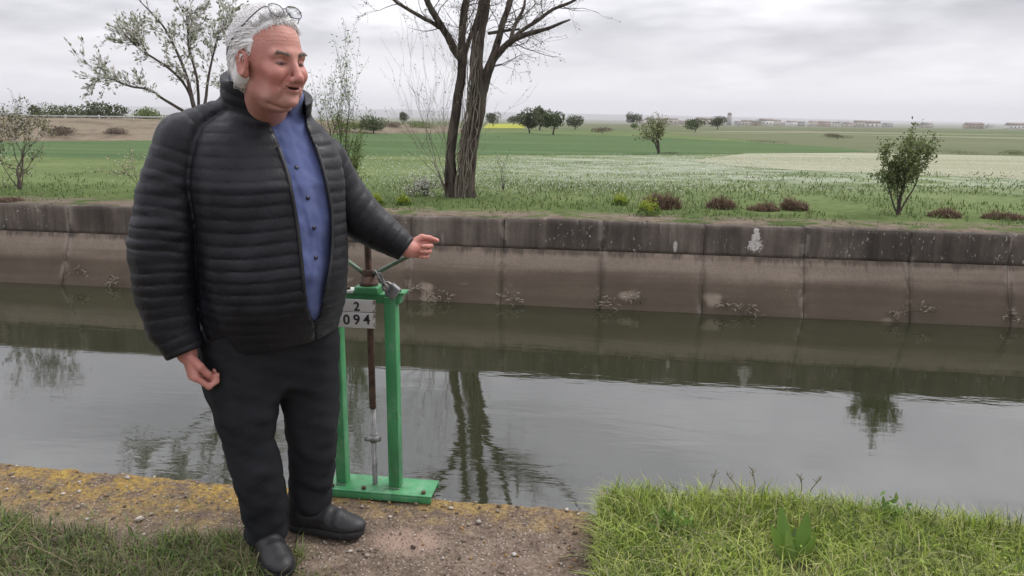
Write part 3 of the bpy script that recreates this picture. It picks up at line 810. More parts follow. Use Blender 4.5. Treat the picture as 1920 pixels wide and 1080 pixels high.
# blossoming tree whose crown shows over the man's shoulder
b = G(392, 376); D1 = float(np.dot(b, HEAD)); root = empty('blossom_tree', b)
tag(root, 'blossoming tree with a wide airy white crown rising behind the man', 'tree')
mb = MB(); tips = []
def limb2(pts, w, D, off=None):
    P = smooth_line(poly(pts, D, off), 4); R = np.interp(np.linspace(0, 1, len(P)), np.linspace(0, 1, len(w)), w) * D / FPX * 0.5
    mb.tube(P, R, 6, caps=True, jit=0.05); return P, R
LL = [limb2([(392, 380), (385, 300), (372, 230), (362, 195), (352, 150), (335, 105), (310, 55), (285, 25), (262, 2)], [13, 11, 9, 8, 6, 5, 4, 3, 1.5], D1, [0, 0, 0, 0, .1, .2, .3, .4, .4]),
      limb2([(378, 260), (350, 215), (330, 200), (305, 185), (280, 168), (245, 162), (215, 150), (195, 145)], [8, 6, 6, 5, 4, 4, 3, 1.5], D1, [0, -.1, -.2, -.3, -.4, -.4, -.5, -.5]),
      limb2([(366, 205), (350, 165), (325, 135), (290, 110), (262, 92), (232, 62)], [6, 5, 5, 4, 3, 1.5], D1, [0, .1, .1, .1, 0, 0]),
      limb2([(374, 235), (385, 190), (390, 150), (398, 110), (408, 70), (415, 55)], [7, 6, 5, 4, 3, 1.5], D1, [0, .2, .3, .4, .5, .6]),
      limb2([(372, 228), (372, 180), (368, 140), (355, 95), (352, 60), (350, 28)], [6, 5, 4, 4, 3, 1.5], D1, [0, -.2, -.3, -.3, -.4, -.4]),
      limb2([(384, 290), (405, 240), (420, 200), (440, 160), (455, 120)], [7, 6, 5, 4, 2], D1, [0, .3, .5, .7, .8])]
prm = dict(seg=0.08, wob=0.16, up=0.05, taper=0.8, rmin=0.0018, kids=3, ang=(0.3, 0.8), ratio=(0.45, 0.7), leafy_from=2)
for (P, R) in LL:
    n = len(P)
    for _ in range(15):
        i = min(n - 2, int(RNG.uniform(0.42, 1.0) * n)); tang = unit(P[i + 1] - P[i]); side = unit(np.cross(tang, RNG.normal(size=3))); a = RNG.uniform(0.3, 0.9)
        grow(mb, P[i], tang * math.cos(a) + side * math.sin(a), RNG.uniform(0.25, 0.55), 0.006, 1, tips, prm)
mb.build('branches', M_TWIG, root)
TPs = np.array([t[0] for t in tips]); ax = np.array([t[1] for t in tips])
for nm, n, sz, pal, asp, lm in (('blossom', 3600, 0.060, WHITE, 0.5, M_LEAF), ('leaves', 2100, 0.066, PALEG + [(0.10, 0.11, 0.06)], 0.38, M_LEAF)):
    k = RNG.integers(0, len(TPs), n); lb = MB()
    leaves(lb, TPs[k] + RNG.normal(scale=0.02, size=(n, 3)), RNG.uniform(sz * 0.55, sz * 1.3, n), pick_cols(n, pal), asp, axis=ax[k])
    lb.build(nm, lm, root)

prm = dict(seg=0.07, wob=0.17, up=0.06, taper=0.8, rmin=0.0018, kids=4, ang=(0.3, 0.8), ratio=(0.5, 0.75), leafy_from=1, kid_from=0.35)
shrub('blossom_sapling', 'small twin-stemmed blossoming tree standing alone on the far bank', 'tree', G(37, 357),
      [((-0.25, 0.1, 1), 0.95, 0.028, 3), ((0.06, -0.1, 1), 1.0, 0.030, 3), ((0.30, 0.2, 1), 0.9, 0.016, 3), ((-0.45, 0, 0.9), 0.9, 0.014, 3)], prm,
      [('blossom', 0.40, 0.046, [(0.44, 0.43, 0.36), (0.54, 0.53, 0.46)], 0.6, 0.03, M_LEAF), ('leaves', 1.5, 0.050, [(0.085, 0.075, 0.042), (0.13, 0.14, 0.045), (0.075, 0.07, 0.04), (0.17, 0.19, 0.06)], 0.4, 0.03, M_LEAF)])

RNG = np.random.default_rng(23)
prm = dict(seg=0.06, wob=0.11, up=0.09, taper=0.75, rmin=0.0018, kids=5, ang=(0.3, 0.75), ratio=(0.42, 0.62), leafy_from=1, kid_from=0.40)
GREEN = [(0.10, 0.14, 0.04), (0.145, 0.185, 0.06), (0.07, 0.095, 0.03), (0.19, 0.225, 0.085)]
shrub('leafy_shrub', 'many-stemmed green shrub with open crown rising alone above the far wall', 'shrub', G(1682, 405),
      [((-0.30, 0.1, 1), 0.70, 0.018, 2), ((-0.08, 0.1, 1), 0.76, 0.018, 2), ((0.12, -0.1, 1), 0.78, 0.018, 2), ((0.48, 0, 1), 0.80, 0.018, 2), ((0.30, 0.2, 1), 0.80, 0.015, 2), ((-0.38, -0.1, 0.9), 0.62, 0.012, 2), ((0.02, 0.3, 1), 0.66, 0.012, 2)], prm,
      [('leaves', 6.0, 0.050, GREEN, 0.45, 0.030, M_LEAF)])
# shoots growing behind the man's shoulder
prm = dict(seg=0.08, wob=0.07, up=0.10, taper=0.8, rmin=0.0018, kids=5, ang=(0.2, 0.55), ratio=(0.35, 0.6), leafy_from=2, kid_from=0.12)
YG = [(0.13, 0.20, 0.04), (0.18, 0.25, 0.06), (0.09, 0.14, 0.03)]
shrub('willow_sapling', 'bush of upright shoots in fresh yellow-green leaf beside the man\'s shoulder', 'shrub', G(650, 383),
      [((-0.28, 0, 1), 1.75, 0.016, 2), ((-0.10, 0.1, 1), 1.85, 0.016, 2), ((0.05, 0, 1), 1.6, 0.014, 2), ((0.22, 0.1, 1), 1.15, 0.012, 2), ((-0.20, 0, 1), 1.45, 0.012, 2), ((0.40, 0, 1), 0.8, 0.010, 2), ((-0.4, .1, 1), 1.2, 0.010, 2), ((0.6, .1, 1), 0.7, 0.008, 2), ((-0.05, 0.1, 1), 0.8, 0.008, 2), ((0.3, -.1, 1), 0.7, 0.008, 2), ((0.15, .2, 1), 0.9, 0.008, 2)], prm,
      [('leaves', 2.2, 0.046, YG, 0.3, 0.04, M_LEAF)])
# tangle of bare stems left of the trunks, blossom low down
prm = dict(seg=0.10, wob=0.13, up=0.06, taper=0.8, rmin=0.0016, kids=4, ang=(0.2, 0.6), ratio=(0.4, 0.7), leafy_from=1, kid_from=0.25)
shrub('bare_bush', 'thicket of thin bare stems leaning against the joined trunks', 'shrub', G(838, 370),
      [((RNG.uniform(-0.35, 0.05), RNG.uniform(-0.2, 0.2), 1), RNG.uniform(1.3, 2.3), 0.009, 2) for _ in range(11)], prm,
      [('buds', 0.35, 0.03, [(0.20, 0.17, 0.12), (0.26, 0.24, 0.16)], 0.5, 0.01, M_DRY)], wood_mat=M_PALE_TWIG)
prm = dict(seg=0.06, wob=0.22, up=0.04, taper=0.8, rmin=0.0016, kids=5, ang=(0.3, 0.9), ratio=(0.5, 0.75), leafy_from=2, kid_from=0.2)
shrub('flowering_bush', 'low dark-twigged bush dotted with white flowers at the foot of the trunks', 'shrub', G(800, 368),
      [((RNG.uniform(-1.1, 0.8), RNG.uniform(-0.4, 0.4), 1), RNG.uniform(0.20, 0.36), 0.008, 2) for _ in range(9)], prm,
      [('flowers', 0.8, 0.035, WHITE, 0.8, 0.02, M_LEAF), ('leaves', 0.6, 0.035, GREEN, 0.4, 0.02, M_LEAF)])
shrub('flowering_twig', 'slender sapling with pale blossom beside the black quilted sleeve', 'sapling', G(262, 352),
      [((-0.08, 0, 1), 0.62, 0.008, 2), ((0.15, 0, 1), 0.5, 0.006, 2), ((-0.35, 0, 1), 0.5, 0.005, 2)], prm,
      [('blossom', 0.8, 0.035, [(0.50, 0.46, 0.34), (0.42, 0.38, 0.25)], 0.6, 0.02, M_LEAF)])
prm = dict(seg=0.08, wob=0.12, up=0.05, taper=0.8, rmin=0.002, kids=4, ang=(0.2, 0.6), ratio=(0.4, 0.6), leafy_from=1, kid_from=0.3)
shrub('dry_stalks', 'few bare leafless stalks in the white flowers right of the big trunks', 'plant', G(945, 362),
      [((RNG.uniform(-0.5, 0.3), 0, 1), RNG.uniform(0.4, 0.62), 0.006, 1) for _ in range(5)], prm, [])
prm = dict(seg=0.12, wob=0.12, up=0.05, taper=0.7, rmin=0.004, kids=5, ang=(0.3, 0.8), ratio=(0.45, 0.7), leafy_from=1, kid_from=0.4)
shrub('young_tree', 'young pale green tree with brown stem in the middle of the wheat', 'tree', GF(1235, 289),
      [((-0.15, 0, 1), 0.85, 0.05, 2), ((0.2, 0, 1), 0.9, 0.05, 2), ((0.02, 0, 1), 1.0, 0.06, 2)], prm,
      [('leaves', 3.0, 0.11, [(0.19, 0.21, 0.09), (0.24, 0.26, 0.12), (0.15, 0.16, 0.07)], 0.5, 0.10, M_LEAF)])

# ------------------------------------------------------------------ dead brown clumps and yellow-green spurge along the far bank
BROWN = [(0.15, 0.098, 0.066), (0.20, 0.138, 0.094), (0.105, 0.072, 0.050), (0.26, 0.19, 0.135)]
def dome_blades(name, label, cat, base, w, h, n, pal, group=None, bw=0.010, upright=0.55, part='stalks'):
    root = empty(name, base); tag(root, label, cat, group)
    mb = MB()
    a = RNG.uniform(0, 2 * math.pi, n); r = np.sqrt(RNG.uniform(0, 1, n))
    bx = base[0] + r * np.cos(a) * w * 0.42; by = base[1] + r * np.sin(a) * min(w, 0.5) * 0.42
    B = np.stack([bx, by, np.full(n, base[2] - 0.01)], 1)
    lump = 0.75 + 0.35 * vnoise(B, 4.0, 2, int(abs(base[0] * 10)))
    hh = h * np.sqrt(np.clip(1 - 0.75 * r ** 2, 0.05, 1)) * RNG.uniform(0.5, 1.1, n) * lump
    blades(mb, B, hh, bw, RNG.uniform(0.1, upright * 1.8, n), pick_cols(n, pal, 0.25))
    mb.build(part, M_DRY, root)
    return root
for (px, py, wpx, hpx, lab) in [
        (1240, 392, 84, 40, 'bushiest dark brown clump of dead stalks, just beside the bright spurge'),
        (1352, 392, 62, 34, 'dead brown clump between two other dry clumps on the far bank'),
        (1430, 396, 70, 26, 'low reddish clump of dead grass joining two taller dry clumps'),
        (1490, 395, 56, 38, 'upright reddish-brown dead clump left of the green shrub'),
        (1770, 408, 66, 30, 'dark dead clump with one taller spike right of the green shrub'),
        (1880, 412, 90, 26, 'broad low russet clump of dead grass farthest along the wall'),
        (15, 378, 70, 14, 'flat rusty clump of dead leaves below the blossoming sapling')]:
    q = G(px, py); s_ = float(np.dot(q, HEAD)) / FPX
    dome_blades('dry_clump', lab, 'dead plant', q, wpx * s_, hpx * s_ * 1.30, 1100, BROWN, upright=0.7)
SPURGE = [(0.25, 0.33, 0.03), (0.32, 0.38, 0.04), (0.18, 0.26, 0.03), (0.38, 0.42, 0.06)]
for (px, py, wpx, hpx, lab) in [
        (1215, 406, 44, 28, 'bright yellow-green spurge cushion at the wall edge, in front of dead stalks'),
        (1163, 386, 32, 18, 'small yellow-green spurge cushion set back from the wall edge'),
        (706, 388, 26, 20, 'yellow-green spurge cushion just above the man\'s outstretched sleeve'),
        (757, 386, 26, 16, 'yellow-green spurge cushion between the sleeve and the trunks')]:
    q = G(px, py); s_ = float(np.dot(q, HEAD)) / FPX; root = empty('spurge', q); tag(root, lab, 'plant')
    n = 700; a = RNG.uniform(0, 2 * math.pi, n); r = np.sqrt(RNG.uniform(0, 1, n)); hh = np.sqrt(np.clip(1 - r ** 2, 0, 1)) * RNG.uniform(0.25, 1, n) ** 0.5
    P = np.stack([q[0] + r * np.cos(a) * wpx * s_ * 0.5, q[1] + r * np.sin(a) * wpx * s_ * 0.4, q[2] + hh * hpx * s_ * (1 + 0.35 * np.sin(a * 3 + px))], 1)
    cl = pick_cols(n, SPURGE); lowc = hh < 0.5; cl[lowc] = pick_cols(int(lowc.sum()), [(0.10, 0.17, 0.03), (0.14, 0.2, 0.04)])
    mb = MB(); leaves(mb, P, RNG.uniform(0.02, 0.045, n), cl, 0.55, up=0.5); mb.build('leaves', M_LEAF, root)
    st = MB()
    for k in range(14):
        e = P[RNG.integers(0, n)]; st.tube([q + RNG.normal(scale=0.02, size=3) * (1, 1, 0), (q + e) / 2 + (0, 0, 0.02), e], 0.004, 4, caps=False)
    st.build('stems', M_TWIG, root)

# ------------------------------------------------------------------ ground cover on the far bank (nobody could count it)
def scatter(n, px0, px1, py0, py1, keep=None):
    px = RNG.uniform(px0, px1, n); py = py0 + (py1 - py0) * RNG.uniform(0, 1, n)
    P = np.array([G(a, b) for a, b in zip(px, py)])
    if keep is not None: 
        k = keep(px, py, P); P = P[k]
    return P
mb = MB()
def tuft_keep(px, py, P): return vnoise(P, 0.7, 3, 11) + 0.35 * vnoise(P, 3.0, 2, 12) > -0.22
P = np.concatenate([scatter(15000, -60, 1980, 350, 432, tuft_keep), scatter(2500, -60, 1980, 325, 355, tuft_keep)])
P = P[P[:, 1] > WALL_Y + 0.10]
edge_f = np.clip((P[:, 1] - 10.5) / 1.0, 0.25, 1)
keepm = (P[:, 1] > 11.4) | (vnoise(P, 1.6, 2, 31) > 0.02); P = P[keepm]; edge_f = edge_f[keepm]
dist = P[:, 1] / 12.0
cl = pick_cols(len(P), [(0.075, 0.12, 0.03), (0.11, 0.165, 0.045), (0.15, 0.20, 0.065), (0.17, 0.19, 0.08), (0.09, 0.13, 0.04)])
blades(mb, P, RNG.uniform(0.04, 0.13, len(P)) * edge_f, 0.016 * dist, RNG.uniform(0.2, 1.0, len(P)), cl)
tag(mb.build('bank_grass', M_BLADE), 'patchy green grass growing on the far bank above the canal wall', 'grass', kind='stuff')
mb = MB()
def fl_keep(px, py, P):
    dens = np.interp(px, [600, 720, 800, 960, 1300, 1500, 1700, 1960], [0.1, 0.35, 0.7, 1.0, 1.0, 0.40, 0.16, 0.12])
    band = np.interp(py, [296, 303, 318, 340, 356, 372], [0.3, 0.8, 1.0, 0.75, 0.35, 0.1])
    return (RNG.uniform(size=len(px)) < dens * band) & (vnoise(P, 0.5, 3, 21) > -0.30)
P = scatter(34000, 600, 1960, 297, 372, fl_keep)
n = len(P); hgt = RNG.uniform(0.06, 0.20, n)
nr_ = P[:, 1] < 16.5
blades(mb, P[nr_], hgt[nr_] * 0.8, 0.010, RNG.uniform(0.1, 0.6, int(nr_.sum())), pick_cols(int(nr_.sum()), [(0.18, 0.22, 0.10), (0.22, 0.26, 0.14)]))
F = P + np.stack([RNG.normal(scale=0.03, size=n), RNG.normal(scale=0.03, size=n), hgt * RNG.uniform(0.75, 1.0, n)], 1)
leaves(mb, F, RNG.uniform(0.018, 0.036, n) * (P[:, 1] / 17) ** 0.5, pick_cols(n, [(0.52, 0.54, 0.47), (0.60, 0.61, 0.55), (0.40, 0.43, 0.33)]), 0.9)
tag(mb.build('white_wildflowers', M_LEAF), 'drifts of small white wildflowers in the meadow beyond the trunks', 'flowers', kind='stuff')

# ------------------------------------------------------------------ far trees and hedges
def far_tree(name, label, cat, px, py, wpx, hpx, pal, trunk=0.2, group=None, D=None, n=1700):
    q = GF(px, py) if D is None else C(px, py, D)
    if D is not None: q = np.array([q[0], q[1], far_z(q[0], q[1])])
    d = float(np.dot(q, HEAD)); s_ = d / FPX; w = wpx * s_; h = hpx * s_
    root = empty(name, q); tag(root, label, cat, group)
    mb = MB(); prm = dict(seg=h * 0.1, wob=0.12, up=0.05, taper=0.7, rmin=h * 0.004, kids=4, ang=(0.3, 0.8), ratio=(0.5, 0.7), leafy_from=0)
    grow(mb, q - (0, 0, 0.02), (0, 0, 1), h * 0.6, h * 0.04, 2, [], prm); mb.build('trunk', M_BARK, root)
    lob = [(RNG.uniform(-0.30, 0.30), RNG.uniform(-0.3, 0.3), RNG.uniform(0.35, 0.80), RNG.uniform(0.24, 0.40)) for _ in range(9)] + [(0, 0, 0.58, 0.42)]
    P = []
    for (a, b_, c, r) in lob:
        k = n // len(lob); v = rand_dir(k) * (RNG.uniform(0.45, 1.0, (k, 1)) ** 0.5) * r
        P.append(np.stack([a + v[:, 0], b_ + v[:, 1], c + v[:, 2] * 0.75], 1))
    P = np.concatenate(P); P = P[(P[:, 2] > trunk) & (np.abs(P[:, 0]) < 0.56)]
    P = q + P * np.array([w, w, h / 1.02])
    cb = MB(); leaves(cb, P, RNG.uniform(0.05, 0.11, len(P)) * h, pick_cols(len(P), pal, 0.3), 0.7); cb.build('crown', M_LEAF, root)
DK = [(0.085, 0.102, 0.05), (0.11, 0.13, 0.065), (0.065, 0.078, 0.04)]
MD = [(0.085, 0.115, 0.045), (0.11, 0.14, 0.06), (0.065, 0.085, 0.035)]
LT = [(0.13, 0.18, 0.05), (0.17, 0.22, 0.07), (0.10, 0.14, 0.04)]
BR = [(0.12, 0.09, 0.065), (0.16, 0.12, 0.09), (0.09, 0.07, 0.05)]
for a in [('dense_tree', 'dark round tree at the wheat edge, beside a paler round tree', 'tree', 993, 250, 40, 43, DK, .12),
          ('round_tree', 'pale green round tree on a short trunk at the wheat edge', 'tree', 1037, 253, 38, 46, MD, .30),
          ('dense_tree', 'dark tree showing between and behind the two round trees', 'tree', 1012, 244, 30, 42, DK, .15),
          ('far_bush', 'dark low bush just right of the two round trees', 'bush', 1078, 243, 36, 28, DK, .05),
          ('far_bush', 'dark bush half hidden beside the big trunks above the yellow crop', 'bush', 925, 236, 26, 24, DK, .05),
          ('far_bush', 'small dark bush above the yellow crop', 'bush', 962, 235, 22, 18, DK, .05),
          ('far_bush', 'single dark bush on the skyline left of the big trunks', 'bush', 757, 232, 16, 22, DK, .05),
          ('far_bush', 'dark upright bush on the plain in front of the village', 'bush', 1187, 236, 28, 24, DK, .05),
          ('far_bush', 'green round bush on the plain below the church tower', 'bush', 1303, 248, 42, 26, MD, .05),
          ('far_bush', 'dark pair of bushes just right of the green round bush', 'bush', 1345, 243, 34, 25, DK, .05),
          ('far_bush', 'small pale bush in the yellow strip on the plain', 'bush', 1190, 243, 16, 12, LT, .03)]:
    far_tree(*a)
# on and behind the road embankment at the left
for (px, py, w, h, pal, D, lab) in [
        (197, 226, 72, 38, DK, 66, 'dark two-lobed tree behind the road guardrail'),
        (115, 226, 58, 25, MD, 72, 'broad grey-green bush behind the road guardrail'),
        (277, 226, 52, 24, LT, 64, 'light green domed bush behind the road guardrail'),
        (66, 226, 26, 20, DK, 78, 'small dark bush behind the rail beside the blossoming sapling'),
        (700, 236, 46, 20, MD, 60, 'low shrub on the bank at the skyline between man and trunks')]:
    q0 = C(px, py, D); far_tree('far_bush', lab, 'bush', px, py, w, h + 16, pal, 0.02, None, D)
for (px, py, w, h, pal, lab) in [
        (112, 262, 46, 26, BR, 'brown leafless bush on the road bank nearest the blossoming sapling'),
        (218, 261, 40, 22, BR, 'brown leafless bush on the road bank beside the quilted sleeve'),
        (735, 247, 44, 18, BR, 'reddish-brown bush on the bank left of the trunks'),
        (655, 250, 60, 24, LT, 'leafy green bush on the bank beside the man\'s collar'),
        (700, 249, 40, 20, MD, 'olive bush on the bank between the leafy bush and reddish one'),
        (790, 247, 56, 20, LT, 'yellowish bush on the bank just left of the trunks'),
        (1560, 259, 30, 10, BR, 'brown hedge tuft on the plain left of the green shrub'),
        (1130, 252, 40, 14, BR, 'brown tuft at the far wheat edge right of the round trees'),
        (1570, 262, 60, 9, DK, 'dark low hedge across the plain beyond the pale field'),
        (1450, 270, 90, 7, DK, 'long dark hedge at the pointed end of the wheat'),
        (1800, 291, 110, 10, DK, 'long dark hedge above the pale field right of the green shrub'),
        (1900, 293, 50, 12, MD, 'green hedge end above the pale field near the far corner'),
        (1255, 291, 34, 7, DK, 'dark weeds at the foot of the young tree in the wheat')]:
    far_tree('low_bush', lab, 'bush', px, py, w, h, pal, 0.0)

# road guardrail
gd = 56.0
g0 = C(60, 218, gd); g1 = C(312, 220, gd - 1.5)
rail_root = empty('guardrail', (g0[0], g0[1], g0[2] - 0.6)); tag(rail_root, 'pale metal guardrail along the road behind the wheat', 'guardrail')
M_RAIL = simple('galvanised_rail', (0.34, 0.34, 0.33), (0.48, 0.47, 0.45), 3, 0.5, 0.1)
a0 = np.array([g0[0] * 1.5, g0[1], g0[2]]); 
for dz in (0.0, -0.26):
    mb = MB(); ax_ = unit(g1 - a0); nrm_ = unit(np.cross(ax_, ZUP))
    mb.box((a0 + g1) / 2 + (0, 0, dz), (np.linalg.norm(g1 - a0), 0.06, 0.11), [ax_, nrm_, np.cross(nrm_, ax_)]); mb.build('rail', M_RAIL, rail_root)
npost = 12
for k in range(npost + 1):
    q = a0 + (g1 - a0) * k / npost; mb = MB(); mb.box(q + (0, 0.07, -0.42), (0.12, 0.08, 1.05)); mb.build('post', M_RAIL, rail_root)

# ------------------------------------------------------------------ the village on the plain
M_HW = [simple('house_render_%s' % n, c, tuple(min(1, v * 1.25) for v in c), 0.5, 0.9, 0.05) for n, c in
        (('cream', (0.42, 0.37, 0.30)), ('white', (0.60, 0.58, 0.54)), ('ochre', (0.33, 0.24, 0.16)), ('grey', (0.28, 0.27, 0.26)))]
M_ROOF = simple('clay_tile_roof', (0.20, 0.16, 0.135), (0.27, 0.22, 0.19), 2, 0.9, 0.1)
M_WIN = simple('dark_window', (0.03, 0.03, 0.035), (0.05, 0.05, 0.05), 2, 0.3, 0.0)
HOUSE_PAL = ['cream', 'white', 'ochre', 'grey']
def house(px, D, w, h, dpt, mi, lab, group):
    q = C(px, 230, D); q = np.array([q[0], q[1], far_z(q[0], q[1])])
    root = empty('house', q); tag(root, lab, 'house', group)
    mb = MB(); x, y, z = q
    rot = RNG.uniform(-0.3, 0.3); ca, sa = math.cos(rot), math.sin(rot); ax_ = np.array([(ca, sa, 0), (-sa, ca, 0), (0, 0, 1)])
    mb.box(q + (0, 0, h / 2 - 0.2), (w, dpt, h + 0.4), ax_); mb.build('wall', M_HW[mi], root)
    rb = MB(); rh = w * 0.14 + 0.5; hw, hd = w / 2 + 0.3, dpt / 2 + 0.4
    pt = lambda a, b, c: q + ax_[0] * a + ax_[1] * b + (0, 0, c)
    rb.add([pt(-hw, -hd, h + 0.02), pt(hw, -hd, h + 0.02), pt(hw, hd, h + 0.02), pt(-hw, hd, h + 0.02), pt(-hw, 0, h + rh), pt(hw, 0, h + rh)], [(0, 1, 5, 4), (2, 3, 4, 5), (3, 2, 1, 0)], [(0, 4, 3), (1, 2, 5)])
    rb.build('roof', M_ROOF, root)
    nw = max(2, int(w / 4))
    for k in range(nw):
        wb = MB(); wb.box(q + ax_[0] * ((k + 0.5) / nw - 0.5) * w * 0.86 - ax_[1] * (dpt / 2 + 0.03) + (0, 0, h * 0.55), (1.1, 0.06, 1.5), ax_); wb.build('window', M_WIN, root)
pxs = [1205, 1222, 1243, 1262, 1281, 1300, 1318, 1335, 1352, 1384, 1400, 1418, 1436, 1452, 1466, 1484, 1502, 1524, 1545, 1566, 1590, 1612, 1636, 1664, 1738, 1826, 1905]
for i, px in enumerate(pxs):
    mi = [0, 1, 3, 0, 2, 1, 0][i % 7]
    D = RNG.uniform(800, 1350) if px < 1560 else RNG.uniform(750, 1200)
    house(px, D, RNG.uniform(8, 19), RNG.uniform(3.6, 6.8), RNG.uniform(8, 12), mi,
          'small distant %s-walled house with clay roof in the village on the plain' % HOUSE_PAL[mi], 'distant %s houses of the village' % HOUSE_PAL[mi])
q = C(1367, 230, 980); q = np.array([q[0], q[1], far_z(q[0], q[1])])
ct = empty('church_tower', q); tag(ct, 'square church tower standing above the distant village roofs', 'tower')
mb = MB(); mb.box(q + (0, 0, 6.0), (5.2, 5.2, 13)); mb.build('shaft', M_HW[3], ct)
mb = MB(); mb.box(q + (0, 0, 13.6), (4.4, 4.4, 2.2)); mb.build('belfry', M_HW[2], ct)
mb = MB(); c_ = q + (0, 0, 14.7); mb.add([c_ + (-2.6, -2.6, 0), c_ + (2.6, -2.6, 0), c_ + (2.6, 2.6, 0), c_ + (-2.6, 2.6, 0), c_ + (0, 0, 1.8)], [(3, 2, 1, 0)], [(0, 1, 4), (1, 2, 4), (2, 3, 4), (3, 0, 4)]); mb.build('roof', M_ROOF, ct)
for dx in (-0.9, 0.9):
    mb = MB(); mb.box(q + (dx, -2.23, 13.6), (0.8, 0.06, 1.4)); mb.build('opening', M_WIN, ct)
for i, (px, D, w, h, lab) in enumerate([(1225, 760, 30, 14, 'left of the houses'), (1420, 780, 26, 12, 'below the houses right of the church tower'), (1580, 640, 30, 12, 'behind the green shrub\'s left side'), (1730, 620, 26, 12, 'right of the green shrub on the skyline'), (1850, 600, 40, 11, 'at the far end of the village')]):
    far_tree('far_tree', 'hazy grey-green tree clump on the plain ' + lab, 'tree', px, 230, w, h, DK, 0.0, None, D, 400)

# ================================================================== the sluice gate on the ledge
def paint_mat(name, c1, c2, rust=0.6):
    t = NT(name); p = t.tc.outputs['Object']
    f = t.noise(p, 9, 5, 0.6); r = t.noise(t.mapping(p, (1, 1, 0.5)), 23, 6, 0.7); f2 = t.noise(p, 70, 3)
    c = t.ramp(f, [(0.35, c1), (0.65, c2)])
    ch = t.noise(p, 17, 5, 0.7); c = t.mix(t.math('MULTIPLY', t.rng(ch, 0.50, 0.68), 0.55), c, (0.17, 0.31, 0.20)); gr = t.noise(t.mapping(p, (14, 14, 2.2)), 1.0, 5, 0.7); c = t.mix(t.math('MULTIPLY', t.rng(gr, 0.52, 0.72), 0.5), c, (0.030, 0.075, 0.035))
    k = t.rng(r, 0.60, 0.68)
    c = t.mix(t.math('MULTIPLY', k, rust), c, t.mix(f2, (0.05, 0.022, 0.012), (0.16, 0.075, 0.035)))
    return t.out(c, t.rng(r, 0.55, 0.7, 0.42, 0.85), t.bump(f2, 0.15, 0.002, t.bump(r, 0.25, 0.003)))
M_GREEN = paint_mat('green_gate_paint', (0.040, 0.205, 0.075), (0.062, 0.27, 0.105), 0.75)
M_RUST = simple('rusty_iron', (0.040, 0.022, 0.016), (0.105, 0.058, 0.038), 30, 0.8, 0.5, 0.003)
M_STEEL = simple('worn_steel', (0.20, 0.195, 0.19), (0.40, 0.39, 0.38), 40, 0.42, 0.2, 0.002, Metallic=0.6)
M_DSTEEL = simple('dull_grey_steel', (0.13, 0.13, 0.135), (0.27, 0.265, 0.265), 30, 0.5, 0.2, 0.002, Metallic=0.5)
def sign_mat():
    t = NT('enamel_sign'); p = t.tc.outputs['Object']; x, y, z = t.xyz(p)
    f = t.noise(p, 12, 4); e = t.noise(p, 38, 5, 0.7)
    c = t.ramp(f, [(0.3, (0.50, 0.49, 0.47)), (0.7, (0.64, 0.63, 0.61))])
    k = t.rng(t.math('ADD', x, t.math('MULTIPLY', t.math('SUBTRACT', e, 0.5), 0.06)), 0.052, 0.066)   # rust creeping in from the free edge
    c = t.mix(t.math('MULTIPLY', k, 0.9), c, t.mix(e, (0.06, 0.03, 0.02), (0.17, 0.09, 0.055)))
    return t.out(c, 0.45, t.bump(e, 0.15, 0.002))
M_SIGN = sign_mat()
M_INK = simple('black_sign_ink', (0.014, 0.014, 0.016), (0.03, 0.03, 0.032), 60, 0.5, 0.0)
M_PLATEW = simple('chipped_pale_paint', (0.36, 0.42, 0.36), (0.55, 0.58, 0.52), 25, 0.6, 0.2, 0.003)

M_WORN = paint_mat('worn_bar_paint', (0.10, 0.15, 0.105), (0.17, 0.24, 0.165), 0.8)
GY = 2.545
gp = lambda px, py, y=GY: OnY(px, py, y)
groot_loc = np.array([gp(700, 925)[0], GY, 0.004])
gate = empty('sluice_gate', groot_loc)
tag(gate, 'green steel sluice gate frame with spindle and number plate on the ledge edge', 'sluice gate')
px_m = 2.62 / FPX
# base: an upturned channel straddling the edge
x0, x1 = gp(622, 920)[0], gp(816, 930)[0]
mb = MB(); mb.box(((x0 + x1) / 2, GY, 0.030), (x1 - x0, 0.132, 0.008))
mb.box(((x0 + x1) / 2, GY - 0.062, 0.0145), (x1 - x0, 0.008, 0.023)); mb.box(((x0 + x1) / 2, GY + 0.062, 0.0145), (x1 - x0, 0.008, 0.023))
mb.build('base_channel', M_GREEN, gate, bevel=0.002)
# two posts, each a steel channel: web in front, two flanges behind
ztop = gp(750, 556)[2]
for (pa, pb) in ((636, 654), (733, 753)):
    xa, xb = gp(pa, 915)[0], gp(pb, 918)[0]; w = xb - xa; cx = (xa + xb) / 2
    zt = ztop if pa > 700 else gp(640, 552)[2]
    hh = zt - 0.034; mb = MB()
    mb.box((cx, GY - 0.024, 0.034 + hh / 2), (w, 0.007, hh))
    mb.box((cx + w / 2 - 0.0035, GY + 0.0015, 0.034 + hh / 2), (0.007, 0.044, hh)); mb.box((cx - w / 2 + 0.0035, GY + 0.0015, 0.034 + hh / 2), (0.007, 0.044, hh))
    po_ = mb.build('post', M_GREEN, gate, bevel=0.002)
    wb = MB(); wb.tube([(cx - w / 2, GY - 0.029, 0.036), (cx, GY - 0.030, 0.037), (cx + w / 2, GY - 0.029, 0.036)], 0.0035, 6, jit=0.3); wb.build('weld', M_WORN, po_)
for px_ in (632, 690, 800):
    q_ = gp(px_, 930); bm_ = MB(); bm_.tube([(q_[0], GY - 0.045, 0.034), (q_[0], GY - 0.045, 0.043)], 0.0085, 6); bm_.build('bolt', M_RUST, gate)
